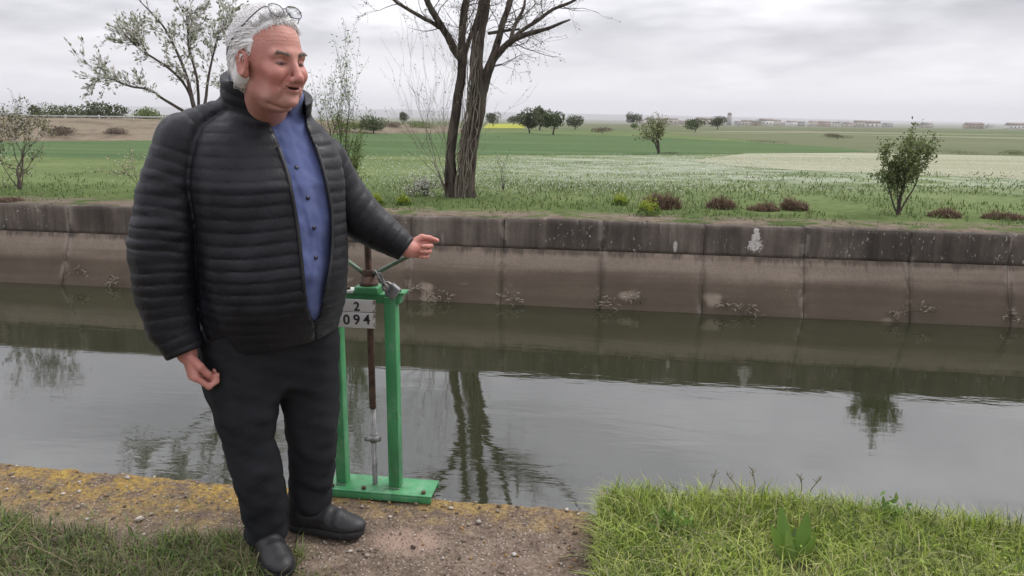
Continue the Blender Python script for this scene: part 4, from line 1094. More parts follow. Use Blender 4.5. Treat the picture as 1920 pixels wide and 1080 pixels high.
# cross beam and its end plates
zb0, zb1 = gp(700, 566)[2], gp(700, 549)[2]
mb = MB(); xa, xb = gp(628, 555)[0], gp(752, 555)[0]
mb.box(((xa + xb) / 2, GY + 0.006, (zb0 + zb1) / 2), (xb - xa, 0.050, zb1 - zb0)); mb.build('cross_beam', M_GREEN, gate, bevel=0.003)
for (pa, pb) in ((640, 668), (736, 762)):
    xa, xb = gp(pa, 548)[0], gp(pb, 548)[0]; mb = MB(); mb.box(((xa + xb) / 2, GY, zb1 + 0.006), (xb - xa, 0.062, 0.010)); ep = mb.build('end_plate', M_PLATEW if pa < 700 else M_GREEN, gate, bevel=0.002)
    bm_ = MB(); c0 = np.array([(xa + xb) / 2, GY - 0.006, zb1 + 0.0115]); bm_.tube([c0, c0 + (0, 0, 0.008)], 0.009, 6); bm_.build('bolt', M_RUST, ep)
# bearing block, collar and spindle
sx = gp(692, 540)[0]
zk0, zk1 = zb1 + 0.001, gp(690, 534, GY)[2]
mb = MB(); mb.box((sx, GY, (zk0 + zk1) / 2), (0.088, 0.080, zk1 - zk0)); mb.build('bearing_block', M_GREEN, gate, bevel=0.006)
zc1 = gp(690, 517)[2]
mb = MB(); mb.tube([(sx, GY, zk1 - 0.002), (sx, GY, zk1 + 0.012), (sx, GY, zk1 + 0.013), (sx, GY, zc1)], [0.034, 0.034, 0.029, 0.027], 20); mb.build('collar', M_RUST, gate, smooth=False)
s_top = gp(690, 395)[2]; s_mid = gp(695, 765)[2]
pts = [(sx, GY, z) for z in np.linspace(s_mid, s_top, 120)]
R = [0.0125 + (0.0009 if (i % 2) else -0.0006) for i in range(120)]
mb = MB(); mb.tube(pts, R, 12); mb.build('spindle', M_RUST, gate)
mb = MB(); mb.tube([(sx, GY, s_mid), (sx, GY, -0.3)], 0.0105, 12); rod = mb.build('rod', M_STEEL, gate, smooth=True)
zt_ = gp(697, 820)[2]
mb = MB(); mb.tube([(sx - 0.030, GY - 0.012, zt_ - 0.001), (sx + 0.030, GY - 0.012, zt_ + 0.001)], 0.0105, 12); mb.build('cross_pin', M_STEEL, rod)
mb = MB(); mb.tube([(sx, GY, zt_ - 0.016), (sx, GY, zt_ + 0.016)], 0.0165, 12); mb.build('sleeve', M_DSTEEL, rod)
# crank bars screwed into the nut
hub = np.array([sx, GY, zc1 + 0.004])
mb = MB(); mb.tube([hub + (0, 0, -0.006), hub + (0, 0, 0.020)], [0.024, 0.021], 6); mb.build('drive_nut', M_RUST, gate, bevel=0.002)
HANDLE_END = OnY(772, 477, GY - 0.085)
mb = MB(); mb.tube([hub + (0.020, -0.006, 0.004), hub + (0.05, -0.022, 0.020), HANDLE_END], [0.0085, 0.0080, 0.0080], 10); mb.build('crank_bar', M_WORN, gate, smooth=True)
mb = MB(); mb.tube([hub + (-0.020, 0.004, 0.004), OnY(655, 492, GY + 0.02), OnY(615, 464, GY + 0.05)], [0.0085, 0.0080, 0.0080], 10); mb.build('crank_bar', M_WORN, gate, smooth=True)

# number plates
SY = GY - 0.056
def plate(pa, pb, ya, yb, name, texts):
    A = OnY(pa, yb, SY); B = OnY(pb, ya, SY); cx, cz = (A[0] + B[0]) / 2, (A[2] + B[2]) / 2
    cx0 = cx; w, h = B[0] - A[0], B[2] - A[2]
    org = np.array([gp(672, 590, SY)[0], SY, cz])
    mb = MB(); mb.box((cx, SY, cz), (w, 0.003, h)); pl = mb.build(name, M_SIGN, gate, origin=org, bevel=0.0006)
    for (ch, px_c, hgt, yc) in texts:
        cu = bpy.data.curves.new('digit', 'FONT'); cu.body = ch; cu.size = hgt / 0.70; cu.align_x = 'CENTER'; cu.extrude = 0.0004; cu.offset = hgt * 0.030
        ob = bpy.data.objects.new('digit', cu); COL.objects.link(ob)
        me = bpy.data.meshes.new_from_object(ob.evaluated_get(bpy.context.evaluated_depsgraph_get()))
        bpy.data.objects.remove(ob)
        co = np.zeros(len(me.vertices) * 3, np.float32); me.vertices.foreach_get('co', co); co = co.reshape(-1, 3)
        q = OnY(px_c, yc, SY)
        W = np.stack([q[0] + co[:, 0], SY - 0.0022 - co[:, 2], q[2] + co[:, 1] - hgt / 2], 1) - np.array([q[0], SY, q[2]])
        me.vertices.foreach_set('co', W.astype(np.float32).ravel()); me.update()
        o = bpy.data.objects.new('digit', me); link(o, M_INK, pl, (q[0], SY, q[2]))
    return pl
plate(628, 704, 563, 583.5, 'upper_plate', [('2', 669, 17 * px_m, 574)])
plate(620, 704, 585.5, 612, 'lower_plate', [('0', 650, 19 * px_m, 598.5), ('9', 669, 19 * px_m, 598.5), ('4', 688, 19 * px_m, 598.5)])
mb = MB(); xa = gp(700, 590)[0]; mb.box((xa + 0.003, GY - 0.045, (gp(700, 563)[2] + gp(700, 612)[2]) / 2), (0.022, 0.006, 0.095)); mb.build('plate_bracket', M_RUST, gate)

# padlock and chain hung from the bar
def link_ring(c, ax, up, a, b, r):
    ax = unit(ax); up = unit(up - ax * np.dot(up, ax)); sd = np.cross(ax, up); t = np.linspace(0, 2 * math.pi, 15)
    return [c + up * a * math.cos(k) + sd * b * math.sin(k) for k in t]
ch0 = OnY(707, 512, GY - 0.055); ch1 = OnY(724, 538, GY - 0.060)
chain = empty('chain', ch1); tag(chain, 'short steel chain looped from the crank bar to the padlock', 'chain')
for k in range(6):
    f = k / 5; c = ch0 * (1 - f) + ch1 * f + np.array([0.004 * math.sin(k * 2), -0.002, 0.0]); d = unit(ch1 - ch0)
    ax = np.array([0, 1, 0]) if k % 2 else unit(np.cross(d, (0, 1, 0)) + 0.3 * np.array([0, 1, 0]))
    mb = MB(); mb.tube(link_ring(c, ax, d, 0.0135, 0.0080, 0), 0.0027, 6, caps=False); mb.build('chain_link', M_DSTEEL, chain, smooth=True)
pc = OnY(735, 545, GY - 0.045)
lock = empty('padlock', pc - (0, 0, 0.018)); tag(lock, 'heavy grey steel padlock lying against the top of the gate post', 'padlock')
u_ = unit((0.80, 0, -0.60)); v_ = unit((0.60, 0, 0.80)); n_ = np.array([0, 1.0, 0])
mb = MB(); mb.box(pc + u_ * 0.004, (0.040, 0.026, 0.050), [u_, n_, v_]); mb.build('body', M_DSTEEL, lock, bevel=0.006)
mb = MB(); t = np.linspace(0, math.pi, 9)
sh = [pc - u_ * 0.012 + v_ * 0.016] + [pc - u_ * (0.024 + 0.013 * math.sin(k)) + v_ * 0.016 * math.cos(k) for k in t] + [pc - u_ * 0.012 - v_ * 0.016]
mb.tube(smooth_line(sh, 2), 0.0048, 8); mb.build('shackle', M_STEEL, lock, smooth=True)

# ================================================================== near grass, stones and litter
GR = [(0.19, 0.27, 0.036), (0.27, 0.37, 0.055), (0.36, 0.44, 0.085), (0.43, 0.47, 0.13), (0.10, 0.155, 0.026), (0.40, 0.37, 0.20), (0.07, 0.11, 0.02)]
def clump_blades(mb, n, xr, yr, hmin, hmax, zf, pal, wid, lean=(0.25, 1.15), nclump=260, spread=0.05, keep=None):
    cx = RNG.uniform(*xr, nclump); cy = RNG.uniform(*yr, nclump); ch = RNG.uniform(0.6, 1.15, nclump); cc = RNG.integers(0, len(pal), nclump)
    k = RNG.integers(0, nclump, n)
    x = cx[k] + RNG.normal(scale=spread, size=n); y = cy[k] + RNG.normal(scale=spread, size=n)
    ok = (x > xr[0]) & (x < xr[1]) & (y > yr[0]) & (y < yr[1] + 0.03)
    if keep is not None: ok &= keep(x, y)
    x, y, k = x[ok], y[ok], k[ok]; m_ = len(x)
    B = np.stack([x, y, zf(x, y) - 0.005], 1)
    cols = np.asarray(pal)[np.where(RNG.uniform(size=m_) < 0.6, cc[k], RNG.integers(0, len(pal), m_))] * RNG.uniform(0.72, 1.25, (m_, 1))
    blades(mb, B, RNG.uniform(hmin, hmax, m_) * ch[k], RNG.uniform(wid * 0.6, wid * 1.3, m_), RNG.uniform(*lean, m_), cols)
mb = MB(); zl0 = lambda x, y: np.full(len(x), 0.0); GL0 = [(0.26, 0.22, 0.13), (0.21, 0.185, 0.09)]
hx = lambda x, y: bank_z(x, y)
def dock_keep(x, y):
    qx, qy = proj(np.stack([x, y, 0 * x + 0.05], 1)); return ~((np.abs(qx - 1484) < 46) & (qy > 985) & (qy < 1110) & (RNG.uniform(size=len(x)) < 0.93))
clump_blades(mb, 70000, (LEDGE_X1 + 0.005, 2.35), (1.55, NEAR_Y + 0.015), 0.040, 0.150, hx, GR, 0.0034, (0.3, 1.35), nclump=1100, spread=0.042, keep=dock_keep)
lx = RNG.uniform(LEDGE_X1, 2.3, 9000); ly = RNG.uniform(1.55, NEAR_Y, 9000); kk = vnoise(np.stack([lx, ly, 0 * lx], 1), 4.0, 2, 41) > 0.0; lx, ly = lx[kk], ly[kk]
leaves(mb, np.stack([lx, ly, bank_z(lx, ly) + RNG.uniform(0.02, 0.09, len(lx))], 1), RNG.uniform(0.008, 0.020, len(lx)), pick_cols(len(lx), GR[:4]), 0.5, up=0.2)
clump_blades(mb, 9000, (LEDGE_X1 + 0.01, 2.35), (2.30, NEAR_Y + 0.03), 0.06, 0.15, hx, GR, 0.0038, (0.1, 0.8), 260, 0.035)
clump_blades(mb, 900, (LEDGE_X1 - 0.05, LEDGE_X1 + 0.02), (1.5, 2.45), 0.03, 0.09, zl0, GR[:4] + GL0, 0.0034, (0.5, 1.4), 45, 0.02)
clump_blades(mb, 5000, (LEDGE_X1 - 0.03, LEDGE_X1 + 0.10), (1.55, NEAR_Y), 0.06, 0.13, hx, GR, 0.0038, (0.4, 1.3), 160, 0.03)
tag(mb.build('bank_grass', M_BLADE), 'thick bright green grass on the near bank beside the concrete ledge', 'grass', kind='stuff')
mb = MB()
zl = lambda x, y: np.full(len(x), 0.0)
def left_keep(x, y): return y < 2.14 + 0.10 * vnoise(np.stack([x, 0 * x, 0 * x], 1), 3.0, 3, 14) - 0.10 * np.clip((x + 1.25) / 0.4, 0, 1.5)
GL = [(0.095, 0.15, 0.032), (0.15, 0.22, 0.05), (0.21, 0.27, 0.08), (0.21, 0.185, 0.09), (0.26, 0.22, 0.13), (0.045, 0.07, 0.018)]
clump_blades(mb, 23000, (-3.3, -0.95), (1.35, 2.25), 0.03, 0.12, zl, GL, 0.0038, (0.3, 1.3), 700, 0.05, left_keep)
clump_blades(mb, 1300, (-2.7, -1.05), (1.7, 2.36), 0.02, 0.075, zl, GL[2:5], 0.003, (0.5, 1.4), 260, 0.05)
clump_blades(mb, 3200, (-0.98, -0.62), (1.3, 1.98), 0.02, 0.06, zl, GL, 0.0032, (0.4, 1.4), 160, 0.04)
clump_blades(mb, 500, (-0.62, LEDGE_X1), (1.3, 1.92), 0.015, 0.05, zl, GL[2:5], 0.003, (0.4, 1.4), 60, 0.03)
tag(mb.build('verge_grass', M_BLADE), 'thin mixed green and dry grass creeping over the ledge at the man\'s feet', 'grass', kind='stuff')

# dry bent straws in the verge
M_STRAW_STEM = bark_mat('dry_straw', (0.24, 0.21, 0.11), (0.42, 0.37, 0.22), 60)
def straw(pts, r, lab, cat='straw', name='grass_straw'):
    P = smooth_line(pts, 6); mb = MB(); mb.tube(P, np.linspace(r, r * 0.4, len(P)), 5); o = mb.build(name, M_STRAW_STEM, None, origin=tuple(P[0]), smooth=True); tag(o, lab, cat); return o
straw([G(20, 1062) + (0, 0, 0.01), G(45, 1050) + (0, 0, 0.06), G(85, 1068) + (0, 0, 0.07), G(150, 1092) + (0, 0, 0.05)], 0.0035, 'arched pale straw lying over the verge grass nearest the frame corner')
straw([G(0, 1040) + (0, 0, 0.03), G(40, 1010) + (0, 0, 0.06), G(75, 985) + (0, 0, 0.07)], 0.0028, 'straight grass straw slanting up from the verge towards the lichen')
straw([G(290, 1032) + (0, 0, 0.012), G(330, 1042) + (0, 0, 0.02), G(370, 1052) + (0, 0, 0.012)], 0.004, 'short brown stalk lying in the verge near the man\'s rear heel')
straw([G(1048, 1052) + (0, 0, 0.010), G(1075, 1050) + (0, 0, 0.016), G(1108, 1053) + (0, 0, 0.012)], 0.0045, 'yellow dry stick lying on the bare concrete beside the grass', 'stick', 'dry_stick')
for (px, py, hp, lab) in [(1405, 945, 55, 'tallest dry seed stalk standing out of the bank grass'), (1370, 940, 42, 'thin branching seed stalk next to the tallest dry stalk'),
                          (1490, 945, 44, 'pale forked seed stalk above the broad dock leaves'), (1522, 945, 40, 'slim seed stalk just right of the dock leaves'), (1320, 940, 46, 'leaning thin seed stalk over the highest tuft of bank grass')]:
    b = G(px, py, 0.06); s_ = float(np.dot(b, HEAD)) / FPX; h = hp * s_ * 1.4
    P = [b, b + (RNG.uniform(-.01, .02), 0, h * 0.5), b + (RNG.uniform(-0.04, 0.04), 0, h)]
    rt = empty('seed_stalk', b); tag(rt, lab, 'stalk'); mb = MB(); mb.tube(smooth_line(P, 4), [0.0018] * 8 + [0.0009], 4); mb.build('stem', M_STRAW_STEM, rt)
    hd = MB()
    for k in range(7):
        q = P[2] * (0.6 + 0.4 * k / 6) + P[1] * (0.4 - 0.4 * k / 6); e = q + np.array([RNG.uniform(-0.018, 0.018), RNG.uniform(-0.01, 0.01), 0.016]); hd.tube([q, e], [0.0009, 0.0014], 3)
    hd.build('seed_head', M_STRAW_STEM, rt)
# broad-leaved dock in the bank grass
M_DOCK = leafy('dock_leaf', 0.40, 0.3, 0.5)
db = G(1478, 1020, 0.06); dock = empty('dock_plant', db); tag(dock, 'broad-leaved dock plant with upright lance leaves in the bank grass', 'plant')
def broad_leaf(b, tip, w, bend, colr):
    d = tip - b; L = np.linalg.norm(d); d = d / L; s = unit(np.cross(d, FWD)); nn = np.cross(s, d); V = []; n = 9
    for i in range(n):
        f = i / (n - 1); ww = w * (math.sin(math.pi * (0.08 + 0.92 * f) ** 0.8) ** 0.8) * 0.5 + 0.0008
        c = b + d * L * f + nn * bend * math.sin(f * math.pi / 2) ** 2
        V += [c - s * ww + nn * ww * 0.35, c, c + s * ww + nn * ww * 0.35]
    Q = []
    for i in range(n - 1):
        for j in (0, 1): Q.append((i * 3 + j, i * 3 + j + 1, i * 3 + j + 4, i * 3 + j + 3))
    m_ = MB(); m_.add(V, Q, col=colr); m_.build('leaf', M_DOCK, dock, smooth=True)
dd = 2.085
for (bx, by, tx, ty, w, o1, c_) in [(1478, 1062, 1450, 988, 0.034, -0.03, (0.17, 0.27, 0.055)), (1482, 1068, 1466, 950, 0.050, 0.02, (0.14, 0.24, 0.05)), (1488, 1068, 1480, 1000, 0.032, -0.05, (0.20, 0.30, 0.075)),
                            (1500, 1068, 1518, 962, 0.052, 0.0, (0.13, 0.225, 0.045)), (1506, 1064, 1532, 1008, 0.030, -0.02, (0.16, 0.25, 0.05)), (1492, 1062, 1494, 990, 0.04, 0.06, (0.08, 0.14, 0.03))]:
    broad_leaf(C(bx, by, dd), C(tx, ty, dd + o1), w, 0.012, c_)
for (px, py, rad, lab) in [(1250, 1005, 0.055, 'bright green leafy weed at the corner of the bank grass'), (1660, 985, 0.05, 'leafy weed tuft on the crest of the bank grass')]:
    b = G(px, py, 0.06); wd = empty('leafy_weed', b); tag(wd, lab, 'weed'); mb = MB(); n = 90
    leaves(mb, b + RNG.normal(scale=(rad * 0.6, rad * 0.5, rad * 0.3), size=(n, 3)) + (0, 0, 0.05), RNG.uniform(0.02, 0.045, n), pick_cols(n, [(0.13, 0.22, 0.05), (0.17, 0.26, 0.06)]), 0.35, up=0.5); mb.build('leaves', M_LEAF, wd)

# gravel and chips on the ledge
def rock(c, r, sq=0.6):
    t = (1 + 5 ** 0.5) / 2
    v = np.array([(-1, t, 0), (1, t, 0), (-1, -t, 0), (1, -t, 0), (0, -1, t), (0, 1, t), (0, -1, -t), (0, 1, -t), (t, 0, -1), (t, 0, 1), (-t, 0, -1), (-t, 0, 1)]) / 1.9
    v = v * RNG.uniform(0.7, 1.2, (12, 1)) * r * np.array([RNG.uniform(0.8, 1.4), RNG.uniform(0.7, 1.1), sq]); a = RNG.uniform(0, 6.28); ca, sa = math.cos(a), math.sin(a)
    v = np.stack([v[:, 0] * ca - v[:, 1] * sa, v[:, 0] * sa + v[:, 1] * ca, v[:, 2]], 1)
    return v + c
ROCK_T = [(0, 11, 5), (0, 5, 1), (0, 1, 7), (0, 7, 10), (0, 10, 11), (1, 5, 9), (5, 11, 4), (11, 10, 2), (10, 7, 6), (7, 1, 8), (3, 9, 4), (3, 4, 2), (3, 2, 6), (3, 6, 8), (3, 8, 9), (4, 9, 5), (2, 4, 11), (6, 2, 10), (8, 6, 7), (9, 8, 1)]
M_STONE = vcol('gravel_stone', 0.9, 0.3, 60)
mb = MB()
for k in range(2600):
    x = RNG.uniform(-3.0, LEDGE_X1 - 0.01); y = RNG.uniform(1.5, NEAR_Y - 0.02); r = 0.0022 + 0.0075 * RNG.uniform() ** 3
    c_ = np.array([(0.17, 0.135, 0.105), (0.27, 0.225, 0.18), (0.10, 0.078, 0.06), (0.36, 0.32, 0.27), (0.24, 0.15, 0.06)][RNG.integers(0, 5)]) * RNG.uniform(0.8, 1.2)
    mb.add(rock((x, y, 0.003 + r * 0.2), r), tris=ROCK_T, col=c_)
tag(mb.build('gravel', M_STONE), 'loose grit and small chips scattered over the concrete ledge', 'gravel', kind='stuff')
for (px, py, r, c_, lab) in [(964, 1041, 0.011, (0.46, 0.44, 0.41), 'small white stone on the bare concrete'), (262, 975, 0.018, (0.42, 0.38, 0.33), 'flat pale stone on the lichened ledge'),
                             (165, 974, 0.011, (0.48, 0.45, 0.40), 'small pale chip on the lichened ledge beside the flat stone'), (240, 897, 0.014, (0.35, 0.31, 0.28), 'grey stone bedded in the lichened ledge edge'),
                             (1078, 1000, 0.012, (0.12, 0.085, 0.06), 'dark pebble on the ledge near the grass'), (1063, 957, 0.010, (0.44, 0.40, 0.35), 'pale chip at the crumbling ledge edge')]:
    q = G(px, py, 0.004); mb = MB(); mb.add(rock(q + (0, 0, r * 0.3), r), tris=ROCK_T, col=c_); o = mb.build('stone', M_STONE, None, origin=tuple(q)); tag(o, lab, 'stone')

# weed and sticks caught along the tide mark of the far wall
DEB = [(0.20, 0.17, 0.12), (0.30, 0.26, 0.20), (0.10, 0.085, 0.06), (0.38, 0.34, 0.28)]
for i, (px, py) in enumerate([(145, 508), (212, 525), (785, 540), (812, 556), (838, 556), (967, 560), (1135, 566), (1185, 556), (1362, 573), (1402, 580), (1680, 588), (1735, 582), (1905, 592)]):
    yy = 10.16; q = OnY(px, py, yy); sl = 0.30 / 0.76; yy = WALL_Y - 0.055 - (-0.410 - q[2]) * sl - 0.012; q = OnY(px, py, yy)
    mb = MB(); n = 26
    for k in range(n):
        a = q + np.array([RNG.normal(scale=0.075), 0, RNG.normal(scale=0.035)]); a[1] = WALL_Y - 0.060 - (-0.410 - a[2]) * sl - RNG.uniform(0.0, 0.015)
        d = np.array([RNG.normal(), -0.25, RNG.normal() * 0.6]); d = unit(d) * RNG.uniform(0.02, 0.085)
        mb.tube([a, a + d * 0.5 + (0, -0.004, 0.006), a + d], RNG.uniform(0.003, 0.007), 4, col=np.array(DEB[RNG.integers(0, 4)]))
    o = mb.build('weed_debris', M_STONE, None, origin=tuple(q)); tag(o, 'clump of dry weed and sticks stuck on the far lining above the water', 'debris', 'weed clumps stuck along the far canal lining', 'stuff' if False else None)

# ================================================================== solid shapes from distance fields
def smin(a, b, k):
    h = np.clip(0.5 + 0.5 * (b - a) / k, 0, 1); return b * (1 - h) + a * h - k * h * (1 - h)
def smax(a, b, k): return -smin(-a, -b, k)
def rcone(P, a, b, ra, rb):
    a = np.asarray(a, float); ab = np.asarray(b, float) - a; q = P - a
    t = np.clip(q @ ab / (ab @ ab), 0, 1)
    return np.linalg.norm(q - t[:, None] * ab, axis=1) - (ra + (rb - ra) * t)
def ell(P, c, r):
    q = P - np.asarray(c, float); r = np.asarray(r, float)
    k0 = np.linalg.norm(q / r, axis=1); k1 = np.linalg.norm(q / (r * r), axis=1) + 1e-9
    return k0 * (k0 - 1) / k1
def chain_sdf(P, pts, rad):
    """distance to a tapered bent tube, and the length along it of the nearest place"""
    pts = np.asarray(pts, float); best = np.full(len(P), 1e9); s = np.zeros(len(P)); acc = 0
    for i in range(len(pts) - 1):
        ab = pts[i + 1] - pts[i]; L2 = ab @ ab; q = P - pts[i]; t = np.clip(q @ ab / L2, 0, 1)
        d = np.linalg.norm(q - t[:, None] * ab, axis=1) - (rad[i] + (rad[i + 1] - rad[i]) * t)
        m_ = d < best; best = np.where(m_, d, best); s = np.where(m_, acc + t * math.sqrt(L2), s); acc += math.sqrt(L2)
    return best, s
def wob(P, f, seed):
    r = np.random.default_rng(seed); out = 0
    for k in range(5):
        v = r.normal(size=3) * f * (0.6 + 0.35 * k); out = out + np.sin(P @ v + r.uniform(0, 6.28)) / (1 + 0.5 * k)
    return out / 2.5

def mesh_sdf(f, lo, hi, h, B=12, smooth=1):
    """surface nets over a sparse set of blocks"""
    lo = np.asarray(lo, float); hi = np.asarray(hi, float)
    nb = np.ceil((hi - lo) / (h * B)).astype(int); N = nb * B + 1
    bc = np.stack(np.meshgrid(*[np.arange(k) for k in nb], indexing='ij'), -1).reshape(-1, 3)
    cen = lo + (bc + 0.5) * B * h
    dv = f(cen); act = np.abs(dv) < B * h * 0.9 * 1.35 + 0.012
    D = np.empty(tuple(N), np.float32); D.fill(1.0)
    for (b, v) in zip(bc[~act], dv[~act]):
        if v < 0: D[b[0] * B:b[0] * B + B + 1, b[1] * B:b[1] * B + B + 1, b[2] * B:b[2] * B + B + 1] = -1.0
    off = np.stack(np.meshgrid(*[np.arange(B + 1)] * 3, indexing='ij'), -1).reshape(-1, 3)
    ab = bc[act]
    for c0 in range(0, len(ab), 120):
        bb = ab[c0:c0 + 120]
        I = (bb[:, None, :] * B + off[None]).reshape(-1, 3)
        v = f(lo + I * h)
        D[I[:, 0], I[:, 1], I[:, 2]] = v
    Sg = D < 0
    cnt = np.zeros(tuple(N - 1), np.uint8)
    for dx in (0, 1):
        for dy in (0, 1):
            for dz in (0, 1): cnt += Sg[dx:N[0] - 1 + dx, dy:N[1] - 1 + dy, dz:N[2] - 1 + dz]
    cells = np.argwhere((cnt > 0) & (cnt < 8)); idx = np.full(tuple(N - 1), -1, np.int32)
    idx[cells[:, 0], cells[:, 1], cells[:, 2]] = np.arange(len(cells))
    cor = np.array([(a, b, c) for a in (0, 1) for b in (0, 1) for c in (0, 1)])
    cd = np.stack([D[cells[:, 0] + a, cells[:, 1] + b, cells[:, 2] + c] for a, b, c in cor], 1)
    acc = np.zeros((len(cells), 3)); nn = np.zeros(len(cells))
    for i in range(8):
        for j in range(i + 1, 8):
            if np.abs(cor[i] - cor[j]).sum() != 1: continue
            m_ = (cd[:, i] < 0) != (cd[:, j] < 0)
            t = np.where(m_, cd[:, i] / (cd[:, i] - cd[:, j] + 1e-12 * (cd[:, i] == cd[:, j])), 0)
            acc += np.where(m_[:, None], cor[i] + t[:, None] * (cor[j] - cor[i]), 0); nn += m_
    V = lo + (cells + acc / nn[:, None]) * h
    Q = []
    for ax in range(3):
        s1 = [slice(None)] * 3; s2 = [slice(None)] * 3; s1[ax] = slice(0, -1); s2[ax] = slice(1, None)
        e = np.argwhere(Sg[tuple(s1)] != Sg[tuple(s2)])
        u, w = (ax + 1) % 3, (ax + 2) % 3
        e = e[(e[:, u] > 0) & (e[:, w] > 0) & (e[:, u] < N[u] - 1) & (e[:, w] < N[w] - 1)]
        ins = Sg[e[:, 0], e[:, 1], e[:, 2]]
        def cc(du, dw):
            c = e.copy(); c[:, u] += du; c[:, w] += dw; return idx[c[:, 0], c[:, 1], c[:, 2]]
        q = np.stack([cc(-1, -1), cc(0, -1), cc(0, 0), cc(-1, 0)], 1)
        q[~ins] = q[~ins][:, ::-1]
        Q.append(q[(q >= 0).all(1)])
    Q = np.concatenate(Q)
    for _ in range(smooth):
        A = np.zeros_like(V); n_ = np.zeros(len(V))
        for a, b in ((0, 1), (1, 2), (2, 3), (3, 0)):
            np.add.at(A, Q[:, a], V[Q[:, b]]); np.add.at(n_, Q[:, a], 1); np.add.at(A, Q[:, b], V[Q[:, a]]); np.add.at(n_, Q[:, b], 1)
        ok = n_ > 0; V[ok] = 0.5 * V[ok] + 0.5 * A[ok] / n_[ok][:, None]
    return V, Q
def march(f, px, py, t0=1.2, t1=3.4):
    v = ray(px, py); v = v / np.dot(v, HEAD); t = t0
    for _ in range(160):
        p = EYE + v * t; d = float(f(p[None])[0])
        if d < 0.0006: return p
        t += max(d * 0.7, 0.0005)
        if t > t1: break
    return EYE + v * t

# ------------------------------------------------------------------ frames of the figure
TH = math.radians(35); TF = math.sin(TH) * RIGHT0 - math.cos(TH) * HEAD; TL = math.cos(TH) * RIGHT0 + math.sin(TH) * HEAD
HY = math.radians(57); HS = 0.98; HSV = np.array([0.975, 0.99, 1.06])
HO = C(506, 118, 2.08); HF = math.sin(HY) * RIGHT0 - math.cos(HY) * HEAD; HL = math.cos(HY) * RIGHT0 + math.sin(HY) * HEAD
hp_ = math.radians(3)
HU = math.cos(hp_) * ZUP + math.sin(hp_) * HF; HFt = math.cos(hp_) * HF - math.sin(hp_) * ZUP
HM = np.stack([HFt, HL, HU], 1)
def to_head(P): return (P - HO) @ HM / HSV
def from_head(p): return HO + HM @ (np.asarray(p, float) * HSV)

# torso: stacked ovals (row: pixel height, centre, half width, distance, depth ratio)
ROWS = [(190, 492, 52, 2.25, 0.95), (212, 490, 86, 2.25, 0.72), (235, 487, 116, 2.25, 0.64), (262, 488, 134, 2.25, 0.66), (300, 494, 145, 2.25, 0.72), (340, 498, 149, 2.24, 0.80), (420, 505, 147, 2.24, 0.88),
        (500, 507, 147, 2.24, 0.94), (560, 507, 144, 2.25, 0.93), (610, 508, 135, 2.26, 0.88), (665, 508, 124, 2.27, 0.80), (720, 506, 116, 2.28, 0.74)]
_z, _c, _a, _b = [], [], [], []
for (py, cx, hw, d, ro) in ROWS:
    q = C(cx, py, d); hm = (hw - 11) * d / FPX; a = hm / math.sqrt(math.cos(TH) ** 2 + (ro * math.sin(TH)) ** 2)
    _z.append(q[2]); _c.append(q[:2]); _a.append(a); _b.append(a * ro)
o_ = np.argsort(_z); TZ = np.array(_z)[o_]; TC = np.array(_c)[o_]; TA = np.array(_a)[o_]; TBb = np.array(_b)[o_]
def torso(P, grow_=0.0):
    z = P[:, 2]
    cx = np.interp(z, TZ, TC[:, 0]); cy = np.interp(z, TZ, TC[:, 1]); a = np.interp(z, TZ, TA) + grow_; b = np.interp(z, TZ, TBb) + grow_
    qx, qy = P[:, 0] - cx, P[:, 1] - cy
    u = qx * TL[0] + qy * TL[1]; v = qx * TF[0] + qy * TF[1]
    e = 2.25
    rho = ((np.abs(u) / a) ** e + (np.abs(v) / b) ** e) ** (1 / e) + 1e-6
    r = np.sqrt(u * u + v * v)
    d = r * (1 - 1 / rho)
    d = np.maximum(d, -np.minimum(a, b)) * 0.85
    return d, u, v
ZT0, ZT1 = TZ[0], TZ[-1]
P2M = 2.2 / FPX
def pts3(L): return np.array([C(x, y, d) for (x, y, d, r) in L]), np.array([r * d / FPX for (x, y, d, r) in L])
SR = pts3([(436, 216, 2.22, 34), (351, 272, 2.15, 55), (328, 350, 2.13, 59), (321, 410, 2.12, 62), (313, 480, 2.11, 63), (315, 555, 2.10, 56), (325, 612, 2.09, 47), (349, 662, 2.08, 37)])
SL = pts3([(556, 232, 2.30, 32), (596, 305, 2.38, 52), (632, 365, 2.42, 50), (684, 412, 2.44, 41), (722, 440, 2.45, 33), (762, 468, 2.45, 23)])
LR = pts3([(455, 660, 2.22, 74), (456, 720, 2.20, 70), (460, 770, 2.18, 61), (465, 825, 2.17, 50), (479, 870, 2.17, 49), (490, 920, 2.19, 48), (497, 965, 2.21, 45), (500, 1004, 2.23, 43)])
LLg = pts3([(565, 650, 2.32, 70), (578, 710, 2.33, 62), (585, 770, 2.33, 55), (587, 850, 2.34, 46), (583, 910, 2.36, 42), (581, 955, 2.38, 42)])

